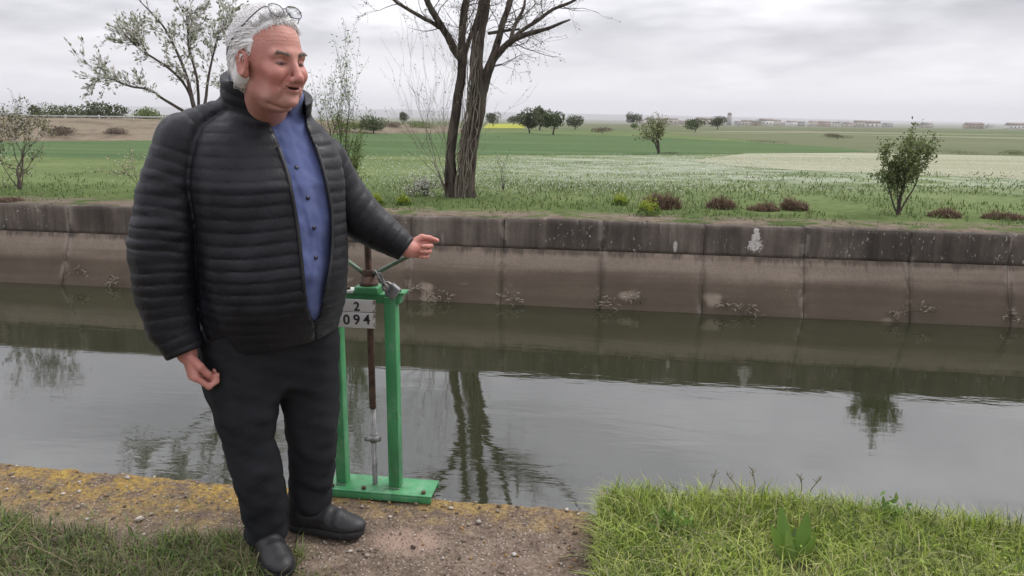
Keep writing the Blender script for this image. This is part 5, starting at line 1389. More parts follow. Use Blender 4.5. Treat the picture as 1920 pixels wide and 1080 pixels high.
def puff(t, A):
    f = t - np.floor(t); return A * np.abs(np.sin(math.pi * f ** 0.8)) ** 0.34
EDGE_R = ([100, 175, 200, 215, 235, 262, 290, 330, 400, 450, 500, 550, 578, 592, 604], [470, 478, 486, 494, 508, 520, 531, 545, 558, 565, 570, 575, 578, 583, 590])
EDGE_L = ([100, 175, 200, 235, 290, 330, 400, 450, 500, 550, 578, 592, 604], [560, 566, 572, 573, 594, 606, 619, 620, 616, 606, 602, 598, 590])
HEMZ = float(C(480, 657, 2.1)[2])
NB = C(500, 203, 2.25); NAX = unit(0.93 * ZUP + 0.37 * TF)
def ring(P, R, h0, h1, th, flare=0.0, sq=0.9, lift=0.0):
    q = P - NB; h = q @ NAX; rad = q - h[:, None] * NAX
    u = rad @ TL; v = rad @ unit(np.cross(TL, NAX)) * 1.0
    r = np.sqrt(u * u + (v / sq) ** 2)
    d = np.abs(r - (R + flare * h)) - th; h1 = h1 + lift * np.clip(0.55 - u / 0.16, 0, 1) * (1 + 0.9 * np.clip(v / 0.09, 0, 1))
    return smax(d, np.maximum(h0 - h, h - h1), 0.006)
def jacket_base(P):
    t, u, v = torso(P); r, sr = chain_sdf(P, *SR); l, sl = chain_sdf(P, *SL)
    return t, u, v, r, sr, l, sl
def jacket_f(P):
    t, u, v, r, sr, l, sl = jacket_base(P)
    px, py = proj(P)
    w1 = wob(P, 7.0, 3); w2 = wob(P, 16.0, 4)
    am = 0.0046 * (0.75 + 0.35 * w1)
    tq = t - puff((P[:, 2] + 0.010 * w1 + 0.004 * w2 + 0.03 * np.abs(u) * 0.6) / 0.0335, am) + 0.0045 * w2
    yoke = np.clip((P[:, 2] - 1.30) / 0.1, 0, 1)
    rq = r - puff((sr + 0.009 * w1 + 0.005 * w2 - 0.02) / 0.0315, 0.0068 * (0.85 + 0.35 * w1)) + 0.0045 * w2
    fold = 0.005 * wob(P * (1, 1, 0.7), 11.0, 31) + 0.003 * wob(P, 27.0, 33) + 0.0075 * wob(P * (1, 1, 0.22), 15.0, 35)
    crease = 0.006 * wob(P * (0.7, 0.7, 1.6), 34.0, 37) * np.exp(-((sr - 0.36) / 0.12) ** 2)
    rq = rq + crease
    tq = tq + fold; rq = rq + 0.7 * fold
    lq = l - puff((sl + 0.008 * w1 + 0.005 * w2) / 0.036, 0.0032) + 0.005 * w2
    d = smin(tq, smin(rq, lq, 0.01), 0.006) + 0.0065 * np.exp(-((np.minimum(r, l) - t) / 0.012) ** 2)
    base = smin(t, np.minimum(r, l), 0.02)
    d = np.maximum(d, -(base + 0.024))
    # cuffs cut square, hem cut level, neck left open
    cr = unit(SR[0][-1] - SR[0][-2]); cl = unit(SL[0][-1] - SL[0][-2])
    near_r = np.linalg.norm(P - SR[0][-1], axis=1) < 0.14; near_l = np.linalg.norm(P - SL[0][-1], axis=1) < 0.12
    d = np.where(near_r, smax(d, (P - SR[0][-1]) @ cr, 0.006), d); d = np.where(near_l, smax(d, (P - SL[0][-1]) @ cl, 0.006), d)
    hem = HEMZ + 0.012 * np.sin(u * 9) + 0.05 * np.clip(u - 0.05, 0, 1)
    sleeve_only = np.minimum(r, l) < t - 0.01
    d = np.where(sleeve_only, d, smax(d, hem - P[:, 2], 0.008))
    q = P - NB; hN = q @ NAX; rr = np.linalg.norm(q - hN[:, None] * NAX, axis=1)
    d = smax(d, np.where(hN > -0.12, 0.100 - rr, -1.0), 0.01)
    col = ring(P, 0.113, -0.075, 0.044, 0.0115, 0.04, lift=0.034) - puff((hN + 0.004 * w2) / 0.030, 0.004)
    d = smin(d, col, 0.012)
    inside = np.minimum(px - np.interp(py, *EDGE_R), np.interp(py, *EDGE_L) - px) * P2M
    front = np.where(py < 255, q @ TF + 0.0, v - 0.02)
    d = smax(d, np.minimum(inside, front), 0.007)
    return d
def shirt_f(P):
    t, u, v = torso(P, -0.016)
    px, py = proj(P)
    d = t + 0.005 * wob(P * (1, 1, 0.45), 24.0, 8) + 0.003 * wob(P, 48.0, 9)
    cen = np.interp(py, [235, 300, 360, 440, 500, 560], [530, 551, 575, 594, 597, 590])
    d = d - 0.0035 * np.clip(1 - np.abs(px - cen) / 13.0, 0, 0.25) * 4 * (v > 0)          # placket
    d = np.maximum(d, HEMZ + 0.02 - P[:, 2])
    q = P - NB; hN = q @ NAX; rr = np.linalg.norm(q - hN[:, None] * NAX, axis=1)
    d = smax(d, np.where(hN > -0.05, 0.075 - rr, -1.0), 0.01); d = smax(d, hN - 0.02, 0.01)
    col = ring(P, 0.097, -0.06, 0.058, 0.0050, 0.02, lift=0.034)
    fr = np.minimum(np.minimum(px - 512, 541 - px) * P2M, q @ TF)
    return smin(d, smax(col, fr, 0.004), 0.006)
def trousers_f(P):
    a, sa = chain_sdf(P, *LR); b, sb = chain_sdf(P, *LLg)
    t, u, v = torso(P, -0.010)
    t = smax(t, P[:, 2] - (HEMZ + 0.16), 0.01); t = smax(t, TZ[0] + 0.015 - P[:, 2], 0.03)
    d = smin(smin(a, b, 0.014), t, 0.06)
    z = P[:, 2]
    f1 = 0.0040 * np.sin(sa * 48 + 5.0 * np.sin(P @ RIGHT0 * 15) + (P @ HEAD) * 40) * np.clip(1.2 - z / 0.42, 0.12, 1)
    f2 = 0.0065 * wob(P * (1, 1, 0.6), 20.0, 12) + 0.0035 * wob(P * (1, 1, 1.4), 42.0, 13)
    d = d + f1 + f2
    # hems
    ra = unit(LR[0][-1] - LR[0][-2]); rb = unit(LLg[0][-1] - LLg[0][-2])
    na = np.linalg.norm(P - LR[0][-1], axis=1) < 0.15; nb_ = np.linalg.norm(P - LLg[0][-1], axis=1) < 0.12
    d = np.where(na & (a <= b), smax(d, (P - LR[0][-1]) @ ra, 0.006), d); d = np.where(nb_ & (b < a), smax(d, (P - LLg[0][-1]) @ rb, 0.006), d)
    return d

# ------------------------------------------------------------------ hands
def hand(W, D, A, N, curls, thumb, s=1.0):
    """palm and five jointed fingers; D along the hand, A towards the thumb side, N out of the palm"""
    D, N = unit(D), unit(N - D * np.dot(N, unit(D))); A2 = unit(np.cross(D, N)); A = A2 if np.dot(A2, A) > 0 else -A2
    pr = []
    for k in (-0.030, -0.011, 0.009, 0.029):
        pr.append((W + A * k * 0.55 * s, W + D * 0.088 * s + A * k * s, 0.0165 * s, 0.0125 * s))
    pr.append((W - D * 0.012 * s, W + D * 0.02 * s, 0.027 * s, 0.026 * s))
    Ls = [(0.034, 0.020, 0.017), (0.044, 0.028, 0.021), (0.048, 0.030, 0.022), (0.045, 0.027, 0.021)]   # little, ring, middle, index
    for k, off in enumerate((-0.032, -0.011, 0.0105, 0.032)):
        p = W + D * (0.088 if k else 0.080) * s + A * off * s; ang = 0; r = [0.0088, 0.0098, 0.0102, 0.0100][k] * s
        for L_, c in zip(Ls[k], curls[k]):
            ang += math.radians(c); d = D * math.cos(ang) + N * math.sin(ang)
            e = p + d * L_ * s; pr.append((p, e, r, r * 0.90)); p = e; r *= 0.92
    p = W + D * 0.022 * s + A * 0.026 * s
    for (d_, a_, n_), L_, r in zip(thumb, (0.042, 0.034, 0.026), (0.0145, 0.0120, 0.0105)):
        d = unit(D * d_ + A * a_ + N * n_); e = p + d * L_ * s; pr.append((p, e, r * s, r * 0.88 * s)); p = e
    return pr
WR = C(350, 655, 2.08)
H_R = hand(WR, C(366, 718, 2.07) - WR, TF, TL, [(58, 78, 45), (55, 80, 45), (50, 80, 45), (42, 74, 45)], [(0.85, 0.35, 0.45), (0.85, -0.15, 0.55), (0.7, -0.35, 0.6)], 0.96)
WL = C(766, 467, 2.45)
H_L = hand(WL, C(806, 466, 2.51) - WL, ZUP, -HEAD + 0.15 * ZUP, [(70, 88, 50), (64, 86, 50), (55, 84, 50), (22, 34, 22)], [(0.85, 0.40, 0.30), (0.97, -0.10, 0.25), (0.95, -0.25, 0.2)], 0.84)
def hands_f(P):
    out = np.full(len(P), 1e3)
    for H in (H_R, H_L):
        c = np.mean([h[0] for h in H], axis=0); m_ = np.linalg.norm(P - c, axis=1) < 0.24
        if not m_.any(): continue
        Q_ = P[m_]; d = None
        for k, h in enumerate(H):
            e = rcone(Q_, *h); kk = 0.010 if k < 5 else 0.0045
            d = e if d is None else smin(d, e, kk)
        out[m_] = np.minimum(out[m_], d)
    return out

# ------------------------------------------------------------------ head
def head_f(P):
    r_ = np.linalg.norm(P - HO, axis=1); m_ = r_ < 0.27
    out = r_ - 0.20
    if m_.any(): out[m_] = head_core(P[m_])
    return out
def head_core(P):
    p = to_head(P); pm = p.copy(); pm[:, 1] = np.abs(pm[:, 1])
    d = ell(p, (-0.006, 0, 0.036), (0.097, 0.077, 0.084))
    d = smin(d, ell(p, (0.034, 0, -0.025), (0.060, 0.060, 0.080)), 0.03)
    d = smin(d, ell(p, (0.038, 0, -0.068), (0.050, 0.049, 0.036)), 0.025)
    d = smin(d, ell(pm, (0.036, 0.034, -0.064), (0.036, 0.021, 0.030)), 0.02)
    d = smin(d, ell(p, (0.081, 0, -0.090), (0.018, 0.021, 0.016)), 0.018)
    d = smin(d, ell(p, (0.030, 0, -0.100), (0.044, 0.036, 0.020)), 0.02)
    d = smin(d, ell(pm, (0.064, 0.040, -0.026), (0.030, 0.025, 0.024)), 0.018)
    d = smin(d, rcone(pm, (0.088, 0.008, 0.021), (0.074, 0.046, 0.019), 0.0115, 0.0100), 0.012)
    d = smax(d, -ell(pm, (0.099, 0.032, 0.0015), (0.0205, 0.0195, 0.0120)), 0.009)
    d = smin(d, ell(pm, (0.0735, 0.032, 0.0015), (0.0135, 0.0150, 0.0125)), 0.003)
    d = smin(d, rcone(pm, (0.080, 0.020, -0.0125), (0.072, 0.044, -0.0125), 0.0052, 0.0045), 0.008)     # bag under the eye
    d = smin(d, rcone(p, (0.090, 0, 0.012), (0.116, 0, -0.032), 0.0080, 0.0112), 0.012)
    d = smin(d, ell(p, (0.116, 0, -0.035), (0.0115, 0.0122, 0.0100)), 0.008)
    d = smin(d, ell(pm, (0.103, 0.0145, -0.0390), (0.0115, 0.0085, 0.0085)), 0.006)
    d = smax(d, -ell(pm, (0.1085, 0.0085, -0.0475), (0.006, 0.0042, 0.004)), 0.003)
    d = smin(d, ell(p, (0.086, 0, -0.054), (0.017, 0.029, 0.016)), 0.012)                                # muzzle
    pw = pm.copy(); pw[:, 2] = pm[:, 2] - 9.0 * pm[:, 1] ** 2
    d = smin(d, rcone(pw, (0.1005, 0, -0.0535), (0.0860, 0.025, -0.0555), 0.0050, 0.0035), 0.005)
    d = smin(d, rcone(pw, (0.0970, 0, -0.0672), (0.0840, 0.025, -0.0618), 0.0062, 0.0040), 0.005)
    d = smax(d, -ell(pw, (0.098, 0.0, -0.0600), (0.020, 0.0275, 0.0028)), 0.003)
    d = smax(d, -rcone(pm, (0.0960, 0.0215, -0.0330), (0.0850, 0.0360, -0.0560), 0.0055, 0.0050), 0.006)
    d = smax(d, -ell(pm, (0.040, 0.080, -0.052), (0.030, 0.024, 0.030)), 0.02)  # smile fold
    d = smax(d, -rcone(pm, (0.0890, 0.0300, -0.0610), (0.0780, 0.0300, -0.0840), 0.0036, 0.0036), 0.006)
    d = smax(d, -rcone(pm, (0.0780, 0.0, -0.1085), (0.0440, 0.0440, -0.1000), 0.0045, 0.0040), 0.008)
    d = smax(d, -rcone(p, (0.104, -0.012, -0.080), (0.104, 0.012, -0.080), 0.006, 0.006), 0.012)
    e = ell(pm, (-0.008, 0.0800, -0.006), (0.0200, 0.0085, 0.0340)); e = smax(e, -ell(pm, (-0.003, 0.0900, -0.001), (0.0125, 0.0105, 0.0215)), 0.004)
    e = smin(e, np.maximum(np.abs(np.sqrt(((pm[:, 0] + 0.008) / 0.62) ** 2 + (pm[:, 2] + 0.004) ** 2) - 0.0285) - 0.0032, np.abs(pm[:, 1] - 0.0855) - 0.0045), 0.004)
    e = smin(e, ell(pm, (-0.002, 0.0780, -0.030), (0.0100, 0.0070, 0.0110)), 0.006)
    d = smin(d, e, 0.006)
    return d * HS
NK0 = from_head((-0.014, 0, -0.055)); NK1 = NB - NAX * 0.05 - TF * 0.015
def body_f(P):
    d = head_f(P)
    d = smin(d, rcone(P, NK0, NK1, 0.056 * HS, 0.066), 0.02)
    t, u, v = torso(P, -0.045); t = smax(t, P[:, 2] - (NB[2] - 0.03), 0.03); t = smax(t, TZ[0] + 0.04 - P[:, 2], 0.03)
    d = smin(d, t, 0.03)
    for (pt, rd), k in ((SR, 0.5), (SL, 0.5), (LR, 0.62), (LLg, 0.62)):
        e, s = chain_sdf(P, pt, np.minimum(rd * k, 0.060)); d = smin(d, e, 0.02)
    for (pt, rd), W in ((SR, WR), (SL, WL)):
        d = smin(d, rcone(P, pt[-2], W, 0.031, 0.025), 0.01)
    return smin(d, hands_f(P), 0.008)

def skin_cols(V):
    p = to_head(V); n = len(V); pm = np.abs(p[:, 1])
    c = np.tile(np.array([0.49, 0.235, 0.187]), (n, 1))
    def blend(mask, col):
        c[:] = c * (1 - mask[:, None]) + np.asarray(col) * mask[:, None]
    g = lambda q, ctr, r: np.exp(-(((q - np.asarray(ctr)) / np.asarray(r)) ** 2).sum(1))
    q = np.stack([p[:, 0], pm, p[:, 2]], 1)
    hd = np.clip((p[:, 2] + 0.25) / 0.1, 0, 1)
    blend(0.75 * g(q, (0.065, 0.045, -0.035), (0.04, 0.035, 0.035)), (0.51, 0.178, 0.150))
    blend(0.6 * g(q, (0.118, 0, -0.035), (0.02, 0.02, 0.02)), (0.50, 0.185, 0.155))
    blend(0.55 * g(q, (-0.005, 0.085, 0), (0.03, 0.02, 0.04)), (0.50, 0.17, 0.14))
    blend(0.5 * g(q, (0.03, 0.04, -0.13), (0.08, 0.06, 0.04)), (0.46, 0.20, 0.165))
    blend(0.85 * g(q, (0.096, 0, -0.0550), (0.02, 0.022, 0.0045)), (0.40, 0.15, 0.13))
    blend(0.85 * g(q, (0.094, 0, -0.0680), (0.02, 0.020, 0.0055)), (0.43, 0.17, 0.15))
    blend(np.clip(1.6 * g(q, (0.086, 0, -0.0590), (0.02, 0.025, 0.0026)), 0, 1), (0.10, 0.03, 0.028))
    eye = np.clip(3.4 * g(q, (0.085, 0.032, -0.0010), (0.016, 0.0135, 0.0030)) - 0.4, 0, 1); blend(eye, (0.028, 0.020, 0.017))
    wht = np.clip(2.2 * (g(q, (0.086, 0.0385, -0.0008), (0.012, 0.004, 0.0022)) + g(q, (0.088, 0.0255, -0.0008), (0.012, 0.003, 0.0020))) - 0.6, 0, 1); blend(wht * 0.55, (0.34, 0.28, 0.25))
    lid = np.clip(g(q, (0.087, 0.033, 0.0062), (0.016, 0.013, 0.0022)), 0, 1); blend(lid * 0.5, (0.60, 0.36, 0.30))
    stub = np.clip(g(q, (0.06, 0.03, -0.09), (0.05, 0.05, 0.035)), 0, 1); blend(0.28 * stub, (0.42, 0.29, 0.26))
    q[:, 2] -= 0
    hand_m = (V[:, 2] < 1.30).astype(float); blend(hand_m * 0.75, (0.49, 0.21, 0.17))
    c *= (1 + 0.09 * vnoise(V, 60, 3, 3))[:, None]; c[:, 1:] *= (1 + 0.13 * vnoise(V, 38, 3, 5))[:, None]
    return np.clip(c, 0, 1)

def hair_f(P):
    p = to_head(P); pm = np.abs(p[:, 1])
    d = ell(p, (-0.010, 0, 0.040), (0.1090, 0.0880, 0.0930))
    d = smin(d, ell(np.stack([p[:, 0], pm, p[:, 2]], 1), (-0.045, 0.050, -0.012), (0.045, 0.034, 0.060)), 0.02)
    d = d - 0.0028 * wob(p * (1, 1, 1), 45, 21)
    # hairline: open over the face, cut round the ear, tapering to the nape
    face = p[:, 0] - np.interp(p[:, 2], [-0.10, -0.06, -0.03, 0.0, 0.03, 0.055, 0.075, 0.10, 0.12], [-0.050, -0.040, 0.010, 0.018, 0.020, 0.030, 0.046, 0.074, 0.12]) + 0.35 * np.clip(pm - 0.05, 0, 1) * (p[:, 2] > 0.05)
    d = d + 0.011 * np.exp(np.minimum(face, 0) / 0.012)
    d = smax(d, face, 0.006)
    ear = np.sqrt(((p[:, 0] + 0.006) / 0.8) ** 2 + (p[:, 2] + 0.006) ** 2) - 0.034
    d = smax(d, np.where(pm > 0.045, -ear, -1.0), 0.005)
    d = smax(d, -0.085 - p[:, 2], 0.01)
    return d * HS

# ------------------------------------------------------------------ materials of the figure
def skin_mat():
    t = NT('skin'); p = t.tc.outputs['Object']; c = t.attr(); f = t.noise(p, 130, 4, 0.6); g = t.noise(p, 35, 3)
    c = t.mix(t.math('MULTIPLY', t.rng(g, 0.4, 0.7), 0.18), c, (0.40, 0.13, 0.10))
    x, y, z = t.xyz(t.geo.outputs['Position']); zb = float(HO[2])
    wr = t.math('SINE', t.math('MULTIPLY', t.math('ADD', z, t.math('MULTIPLY', g, 0.012)), 640.0)); fm = t.math('MULTIPLY', t.rng(z, zb + 0.035, zb + 0.05), t.rng(z, zb + 0.10, zb + 0.085))
    n0 = t.bump(t.math('MULTIPLY', wr, fm), 0.14, 0.0012)
    return t.out(c, 0.5, t.bump(f, 0.35, 0.003, t.bump(g, 0.30, 0.006, n0)), Subsurface_Weight=0.12, Subsurface_Scale=0.012, Specular_IOR_Level=0.35)
M_SKIN = skin_mat()
def fabric(name, c1, c2, scale, rough, weave=900, sheen=0.0, bump=0.15, spec=0.3):
    t = NT(name); p = t.tc.outputs['Object']; f = t.noise(p, scale, 5, 0.6); w = t.noise(p, weave, 2)
    b2 = t.noise(p, scale * 5, 4, 0.6)
    return t.out(t.ramp(f, [(0.35, c1), (0.65, c2)]), rough, t.bump(w, bump * 0.6, 0.001, t.bump(b2, bump, 0.006)), Sheen_Weight=sheen, Specular_IOR_Level=spec)
M_JACKET = fabric('black_quilted_nylon', (0.0058, 0.0060, 0.0088), (0.0105, 0.0108, 0.0150), 7, 0.50, 500, 0.0, 0.30, 0.26)
def jacket_mat():
    t = NT('black_quilted_nylon'); p = t.tc.outputs['Object']; f = t.noise(p, 7, 5, 0.6)
    pk = t.noise(t.mapping(p, (70, 70, 16)), 1.0, 4, 0.6, 0.4); cr = t.noise(p, 26, 5, 0.65, 0.6)
    return t.out(t.ramp(f, [(0.35, (0.0050, 0.0052, 0.0080)), (0.65, (0.0090, 0.0094, 0.0138))]), t.rng(cr, 0.3, 0.7, 0.42, 0.58),
                 t.bump(pk, 0.16, 0.006, t.bump(cr, 0.26, 0.010)), Specular_IOR_Level=0.34)
M_JACKET = jacket_mat()
M_SHIRT = fabric('blue_cotton_shirt', (0.080, 0.102, 0.225), (0.115, 0.140, 0.285), 10, 0.85, 1200, 0.1, 0.25, 0.15)
M_TROUSER = fabric('dark_trouser_cloth', (0.0145, 0.0155, 0.0180), (0.0245, 0.0255, 0.0290), 6, 0.9, 1200, 0.0, 0.20, 0.12)
M_SHOE = fabric('black_shoe_leather', (0.010, 0.010, 0.011), (0.020, 0.020, 0.022), 14, 0.5, 600, 0.0, 0.25, 0.4)
M_SOLE = fabric('rubber_sole', (0.012, 0.012, 0.013), (0.022, 0.021, 0.021), 14, 0.8, 300, 0.0, 0.2)
def hair_mat():
    t = NT('white_hair'); p = t.tc.outputs['Object']; f = t.noise(t.mapping(p, (60, 60, 60)), 1.0, 4)
    return t.out(t.ramp(f, [(0.3, (0.80, 0.79, 0.78)), (0.7, (0.92, 0.91, 0.90))]), 0.6, t.bump(f, 0.3, 0.003), Specular_IOR_Level=0.3)
M_HAIR = hair_mat()
M_BROW = simple('grey_eyebrow_hair', (0.17, 0.125, 0.10), (0.30, 0.245, 0.215), 90, 0.7, 0.0)
M_WIRE = simple('dark_glasses_wire', (0.05, 0.05, 0.06), (0.09, 0.09, 0.10), 60, 0.35, 0.0, Metallic=0.7)
t = NT('glasses_lens'); M_LENS = t.out((0.97, 0.98, 0.98), 0.03, Transmission_Weight=1.0, IOR=1.06)
M_BUTTON = simple('dark_button', (0.015, 0.017, 0.035), (0.03, 0.032, 0.06), 60, 0.4, 0.0)
M_ZIP = simple('black_zip', (0.006, 0.006, 0.007), (0.016, 0.016, 0.018), 200, 0.4, 0.3, 0.002)

# ------------------------------------------------------------------ build the figure
PO = G(545, 1010); man = empty('person', PO)
tag(man, 'white-haired man in black quilted jacket, blue shirt and dark trousers reaching for the crank', 'person')
def add_sdf(name, f, lo, hi, h, mat, parent=man, cols=None, smooth=1):
    V, Q = mesh_sdf(f, lo, hi, h, smooth=smooth)
    c = cols(V) if cols else None
    po = np.asarray(WLOC[parent.name])
    return link(bpy.data.objects.new(name, mesh_np(name, V - po, Q, col=c, smooth=True)), mat, parent, tuple(po))
def bbox(pl, r): 
    A = np.array(pl); return A.min(0) - r, A.max(0) + r
allp = np.concatenate([SR[0], SL[0], LR[0], LLg[0], [HO, WR, WL]])
lo, hi = allp.min(0) - 0.14, allp.max(0) + 0.14; hi[2] = HO[2] + 0.17; hi[0] = max(hi[0], WL[0] + 0.2)
body = add_sdf('body', body_f, lo, hi, 0.0033, M_SKIN, cols=skin_cols, smooth=1)
jl, jh = bbox(np.concatenate([SR[0], SL[0], [[TC[i, 0], TC[i, 1], TZ[i]] for i in range(len(TZ))]]), 0.28); jl[2] = HEMZ - 0.06; jh[2] = NB[2] + 0.18
jl[2] = min(jl[2], SR[0][-1][2] - 0.08)
jacket = add_sdf('jacket', jacket_f, jl, jh, 0.0042, M_JACKET, smooth=1)
sl_, sh_ = bbox([[TC[i, 0], TC[i, 1], TZ[i]] for i in range(len(TZ))], 0.27); sl_[2] = HEMZ; sh_[2] = NB[2] + 0.16
shirt = add_sdf('shirt', shirt_f, sl_, sh_, 0.006, M_SHIRT)
tl_, th_ = bbox(np.concatenate([LR[0], LLg[0]]), 0.20); th_[2] = HEMZ + 0.18; tl_[2] = 0.03
trousers = add_sdf('trousers', trousers_f, tl_, th_, 0.006, M_TROUSER)
# shoes
def shoe(heel, toe, lab=None):
    heel = np.array(heel); d = np.array(toe) - heel; d[2] = 0; d = unit(d); s = np.cross(ZUP, d); Mx = np.stack([d, s, ZUP], 1)
    L = lambda P: (P - heel) @ Mx
    def up(P):
        p = L(P)
        v = ell(p, (0.055, 0, 0.058), (0.060, 0.041, 0.058)); v = smin(v, ell(p, (0.135, 0, 0.052), (0.090, 0.043, 0.046)), 0.03)
        v = smin(v, ell(p, (0.215, 0.002, 0.036), (0.072, 0.048, 0.034)), 0.03); v = smin(v, rcone(p, (0.055, 0, 0.07), (0.050, 0, 0.125), 0.044, 0.042), 0.03)
        v = v + 0.0020 * np.sin(p[:, 0] * 150) * np.exp(-((p[:, 0] - 0.175) / 0.03) ** 2) * (p[:, 2] > 0.05)
        v = smin(v, rcone(np.stack([p[:, 0], np.abs(p[:, 1]), p[:, 2]], 1), (0.105, 0.015, 0.094), (0.165, 0.012, 0.078), 0.007, 0.006), 0.008)
        return smax(v, 0.018 - p[:, 2], 0.004)
    def so(P):
        p = L(P); w = np.interp(p[:, 0], [0, 0.05, 0.12, 0.21, 0.29], [0.036, 0.042, 0.040, 0.050, 0.038])
        t_ = np.clip((p[:, 0] - 0.04) / 0.20, 0, 1); r = np.sqrt((p[:, 0] - 0.04 - 0.20 * t_) ** 2 + p[:, 1] ** 2) - w - 0.003
        return smax(r, np.abs(p[:, 2] - 0.0165) - 0.0125, 0.006)
    lo = np.minimum(heel, toe) - 0.16; hi = np.maximum(heel, toe) + 0.16; lo[2] = -0.02; hi[2] = 0.2
    sh = add_sdf('shoe', up, lo, hi, 0.0042, M_SHOE); sol = add_sdf('sole', so, lo, hi, 0.0042, M_SOLE, sh)
    lc = MB()
    for k in range(5):
        x = 0.112 + 0.012 * k; z = 0.104 - 0.0062 * k
        lc.tube([heel + Mx @ np.array(q) for q in ((x, -0.018, z - 0.004), (x + 0.003, 0, z + 0.0015), (x, 0.018, z - 0.004))], 0.0023, 5)
    lc.build('laces', M_ZIP, sh)
shR = G(484, 1014, 0.0); shoe(shR + (-0.0, 0.0, 0.006), G(552, 1120))
shL = G(541, 990); shoe(shL + (0, 0, 0.006), G(690, 1009))

# hair: a soft cap with many fine locks lying over it
V, Q = mesh_sdf(hair_f, HO - 0.17, HO + 0.19, 0.0035, smooth=1)
po = np.asarray(WLOC[man.name])
hair = link(bpy.data.objects.new('hair', mesh_np('hair', V - po, Q, smooth=True)), M_HAIR, man, tuple(po))
p = to_head(V); ctr = np.array([-0.01, 0, 0.03]); nv = p - ctr; nv /= np.linalg.norm(nv, axis=1)[:, None]
sel = RNG.choice(len(V), 5200, replace=False)
lk = MB()
for i in sel:
    a = p[i]; n = nv[i]
    if np.linalg.norm((a - ctr) / np.array([0.109, 0.088, 0.093])) < 0.85: continue
    back = np.array([-1.0, 0.15 * np.sign(a[1]), -0.25 - 0.9 * (a[2] < 0.03)]) if a[0] < 0.030 else np.array([-0.45, 0.75 + 0.35 * RNG.normal(), 0.35])
    d = back - n * np.dot(back, n); d = unit(unit(d) + 0.16 * RNG.normal(size=3)); d = unit(d + 0.20 * n)
    L_ = RNG.uniform(0.020, 0.045)
    q1 = a + d * L_ * 0.5 + n * 0.001; q2 = a + unit(d - 0.35 * n) * L_ + n * 0.001
    lk.tube([from_head(a - n * 0.002), from_head(q1), from_head(q2)], [0.0011, 0.0009, 0.0003], 3, caps=False)
# short fringe falling over the hairline, in clumps
for k in range(900):
    yy = RNG.uniform(-0.068, 0.062); cl_ = math.sin(yy * 260 + 1.0) * 0.5 + 0.5
    a = np.array([0.05, yy, 0.093 + 0.010 * RNG.uniform() - 0.30 * max(0, abs(yy) - 0.045)]); P0 = from_head(a)
    for _ in range(5): P0 = P0 - (HM @ unit((0.8, 0, 0.6))) * float(head_f(P0[None])[0]) * 0.8
    d = unit(np.array([0.25 + 0.15 * RNG.normal(), 0.35 + 0.35 * RNG.normal(), -0.55])); n = np.array([0.8, 0, 0.6]); L_ = RNG.uniform(0.010, 0.022) * (0.5 + 0.8 * cl_)
    P0 = P0 + HM @ n * 0.006; lk.tube([P0 - HM @ d * L_ * 0.8 + HM @ n * 0.004, P0 + HM @ d * L_ * 0.3 * HS + HM @ n * 0.002, P0 + HM @ d * L_ * HS - HM @ n * 0.002], [0.0012, 0.0010, 0.0003], 3, caps=False)
lk.build('locks', M_HAIR, hair)
for sgn in (-1, 1):
    br = MB()
    for k in range(80):
        f = RNG.uniform(0, 1); a = np.array([0.099 - 0.020 * f ** 1.5, sgn * (0.013 + 0.035 * f), 0.020 + 0.006 * math.sin(f * 2.6) + RNG.normal(scale=0.0016)])
        # push out to the brow surface
        P0 = from_head(a); 
        for _ in range(6):
            dd_ = float(head_f(P0[None])[0]); P0 = P0 - (HM @ unit((1, 0, 0.15))) * dd_ * 0.8
        dirn = HM @ unit(np.array([0.25, sgn * 0.9, -0.10 + 0.3 * RNG.normal()]))
        br.tube([P0, P0 + dirn * 0.0045 + HFt * 0.0006, P0 + dirn * 0.009], [0.0010, 0.0008, 0.0003], 3, caps=False)
    br.build('eyebrow', M_BROW, man)

# buttons, zip edges and snap
for (px, py) in [(556, 314), (577, 371), (589, 427), (592, 483)]:
    q = march(shirt_f, px, py); e = 0.004; g_ = unit(np.array([float(shirt_f((q + v)[None])[0] - shirt_f((q - v)[None])[0]) for v in np.eye(3) * e]))
    mb = MB(); mb.tube([q - g_ * 0.001, q + g_ * 0.0025], 0.0062, 10); mb.build('button', M_BUTTON, shirt)
for (E, sg) in ((EDGE_R, -4), (EDGE_L, 4)):
    P = [march(jacket_f, np.interp(y, *E) + sg, y) for y in np.linspace(262 if sg < 0 else 258, 560, 24)]
    P = np.array(P); P = P * 0.5 + 0.25 * np.roll(P, 1, 0) + 0.25 * np.roll(P, -1, 0); P = P[1:-1]
    mb = MB(); mb.tube(smooth_line(P, 2), 0.0055, 6); mb.build('zip_edge', M_ZIP, jacket, smooth=True)

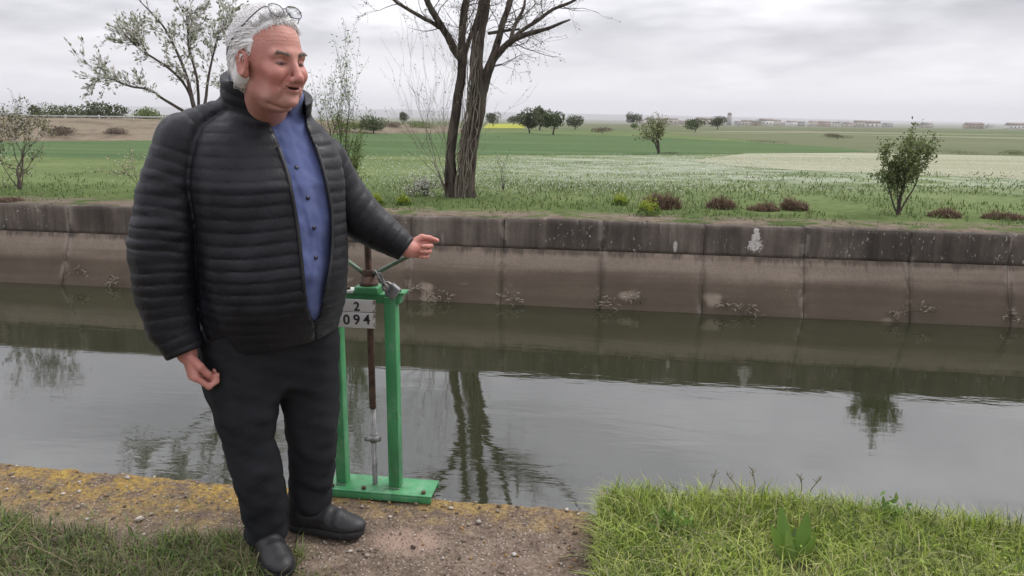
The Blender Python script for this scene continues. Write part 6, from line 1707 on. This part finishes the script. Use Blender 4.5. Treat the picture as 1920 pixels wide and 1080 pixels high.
# eyeglasses pushed up on the hair
gl0 = from_head((0.04, 0, 0.125)); gls = empty('eyeglasses', gl0); tag(gls, 'thin wire-rimmed eyeglasses pushed up onto the white hair', 'eyeglasses')
def lens_ring(cy, k=28):
    out = []
    for t_ in np.linspace(0, 2 * math.pi, k):
        a = 0.0235 * math.copysign(abs(math.cos(t_)) ** 0.8, math.cos(t_)); b = 0.0165 * math.copysign(abs(math.sin(t_)) ** 0.8, math.sin(t_))
        out.append((0.066 - b * 0.55, cy + a, 0.1225 + b * 0.85))
    return out
for cy in (-0.029, 0.029):
    R_ = [from_head(q) for q in lens_ring(cy)]; mb = MB(); mb.tube(R_, 0.0014, 6, caps=False); rim = mb.build('rim', M_WIRE, gls, smooth=True)
    c_ = np.mean(R_[:-1], axis=0); mb = MB(); V_ = R_[:-1] + [c_]; k = len(R_) - 1
    nn_ = unit(np.cross(R_[0] - c_, R_[7] - c_)) * 0.0006
    Vf = [v + nn_ for v in V_] + [v - nn_ for v in V_]; T_ = [(i, (i + 1) % k, k) for i in range(k)] + [((i + 1) % k + k + 1, i + k + 1, 2 * k + 1) for i in range(k)]
    mb.add(Vf, [(i, i + k + 1, (i + 1) % k + k + 1, (i + 1) % k) for i in range(k)], T_); mb.build('lens', M_LENS, rim)
mb = MB(); mb.tube(smooth_line([from_head(q) for q in ((0.064, -0.0065, 0.126), (0.064, 0, 0.129), (0.064, 0.0065, 0.126))], 3), 0.0013, 6); mb.build('bridge', M_WIRE, gls)
for sg in (-1, 1):
    mb = MB(); mb.tube(smooth_line([from_head(q) for q in ((0.062, sg * 0.053, 0.127), (0.050, sg * 0.066, 0.122), (0.005, sg * 0.084, 0.085), (-0.045, sg * 0.092, 0.040), (-0.062, sg * 0.090, 0.012))], 4), 0.0015, 6); mb.build('temple', M_WIRE, gls, smooth=True)

# ================================================================== the damp air over the plain
t = bpy.data.materials.new('haze_air'); t.use_nodes = True
for n in list(t.node_tree.nodes):
    if n.type != 'OUTPUT_MATERIAL': t.node_tree.nodes.remove(n)
pv = t.node_tree.nodes.new('ShaderNodeVolumePrincipled')
pv.inputs['Color'].default_value = (0.96, 0.97, 1.0, 1); pv.inputs['Density'].default_value = 0.00025; pv.inputs['Anisotropy'].default_value = 0.0
t.node_tree.links.new(pv.outputs[0], t.node_tree.nodes['Material Output'].inputs['Volume'])
mb = MB(); mb.box((0, 3550, 55), (16000, 7400, 150)); hz_o = mb.build('haze', t); tag(hz_o, kind='stuff')
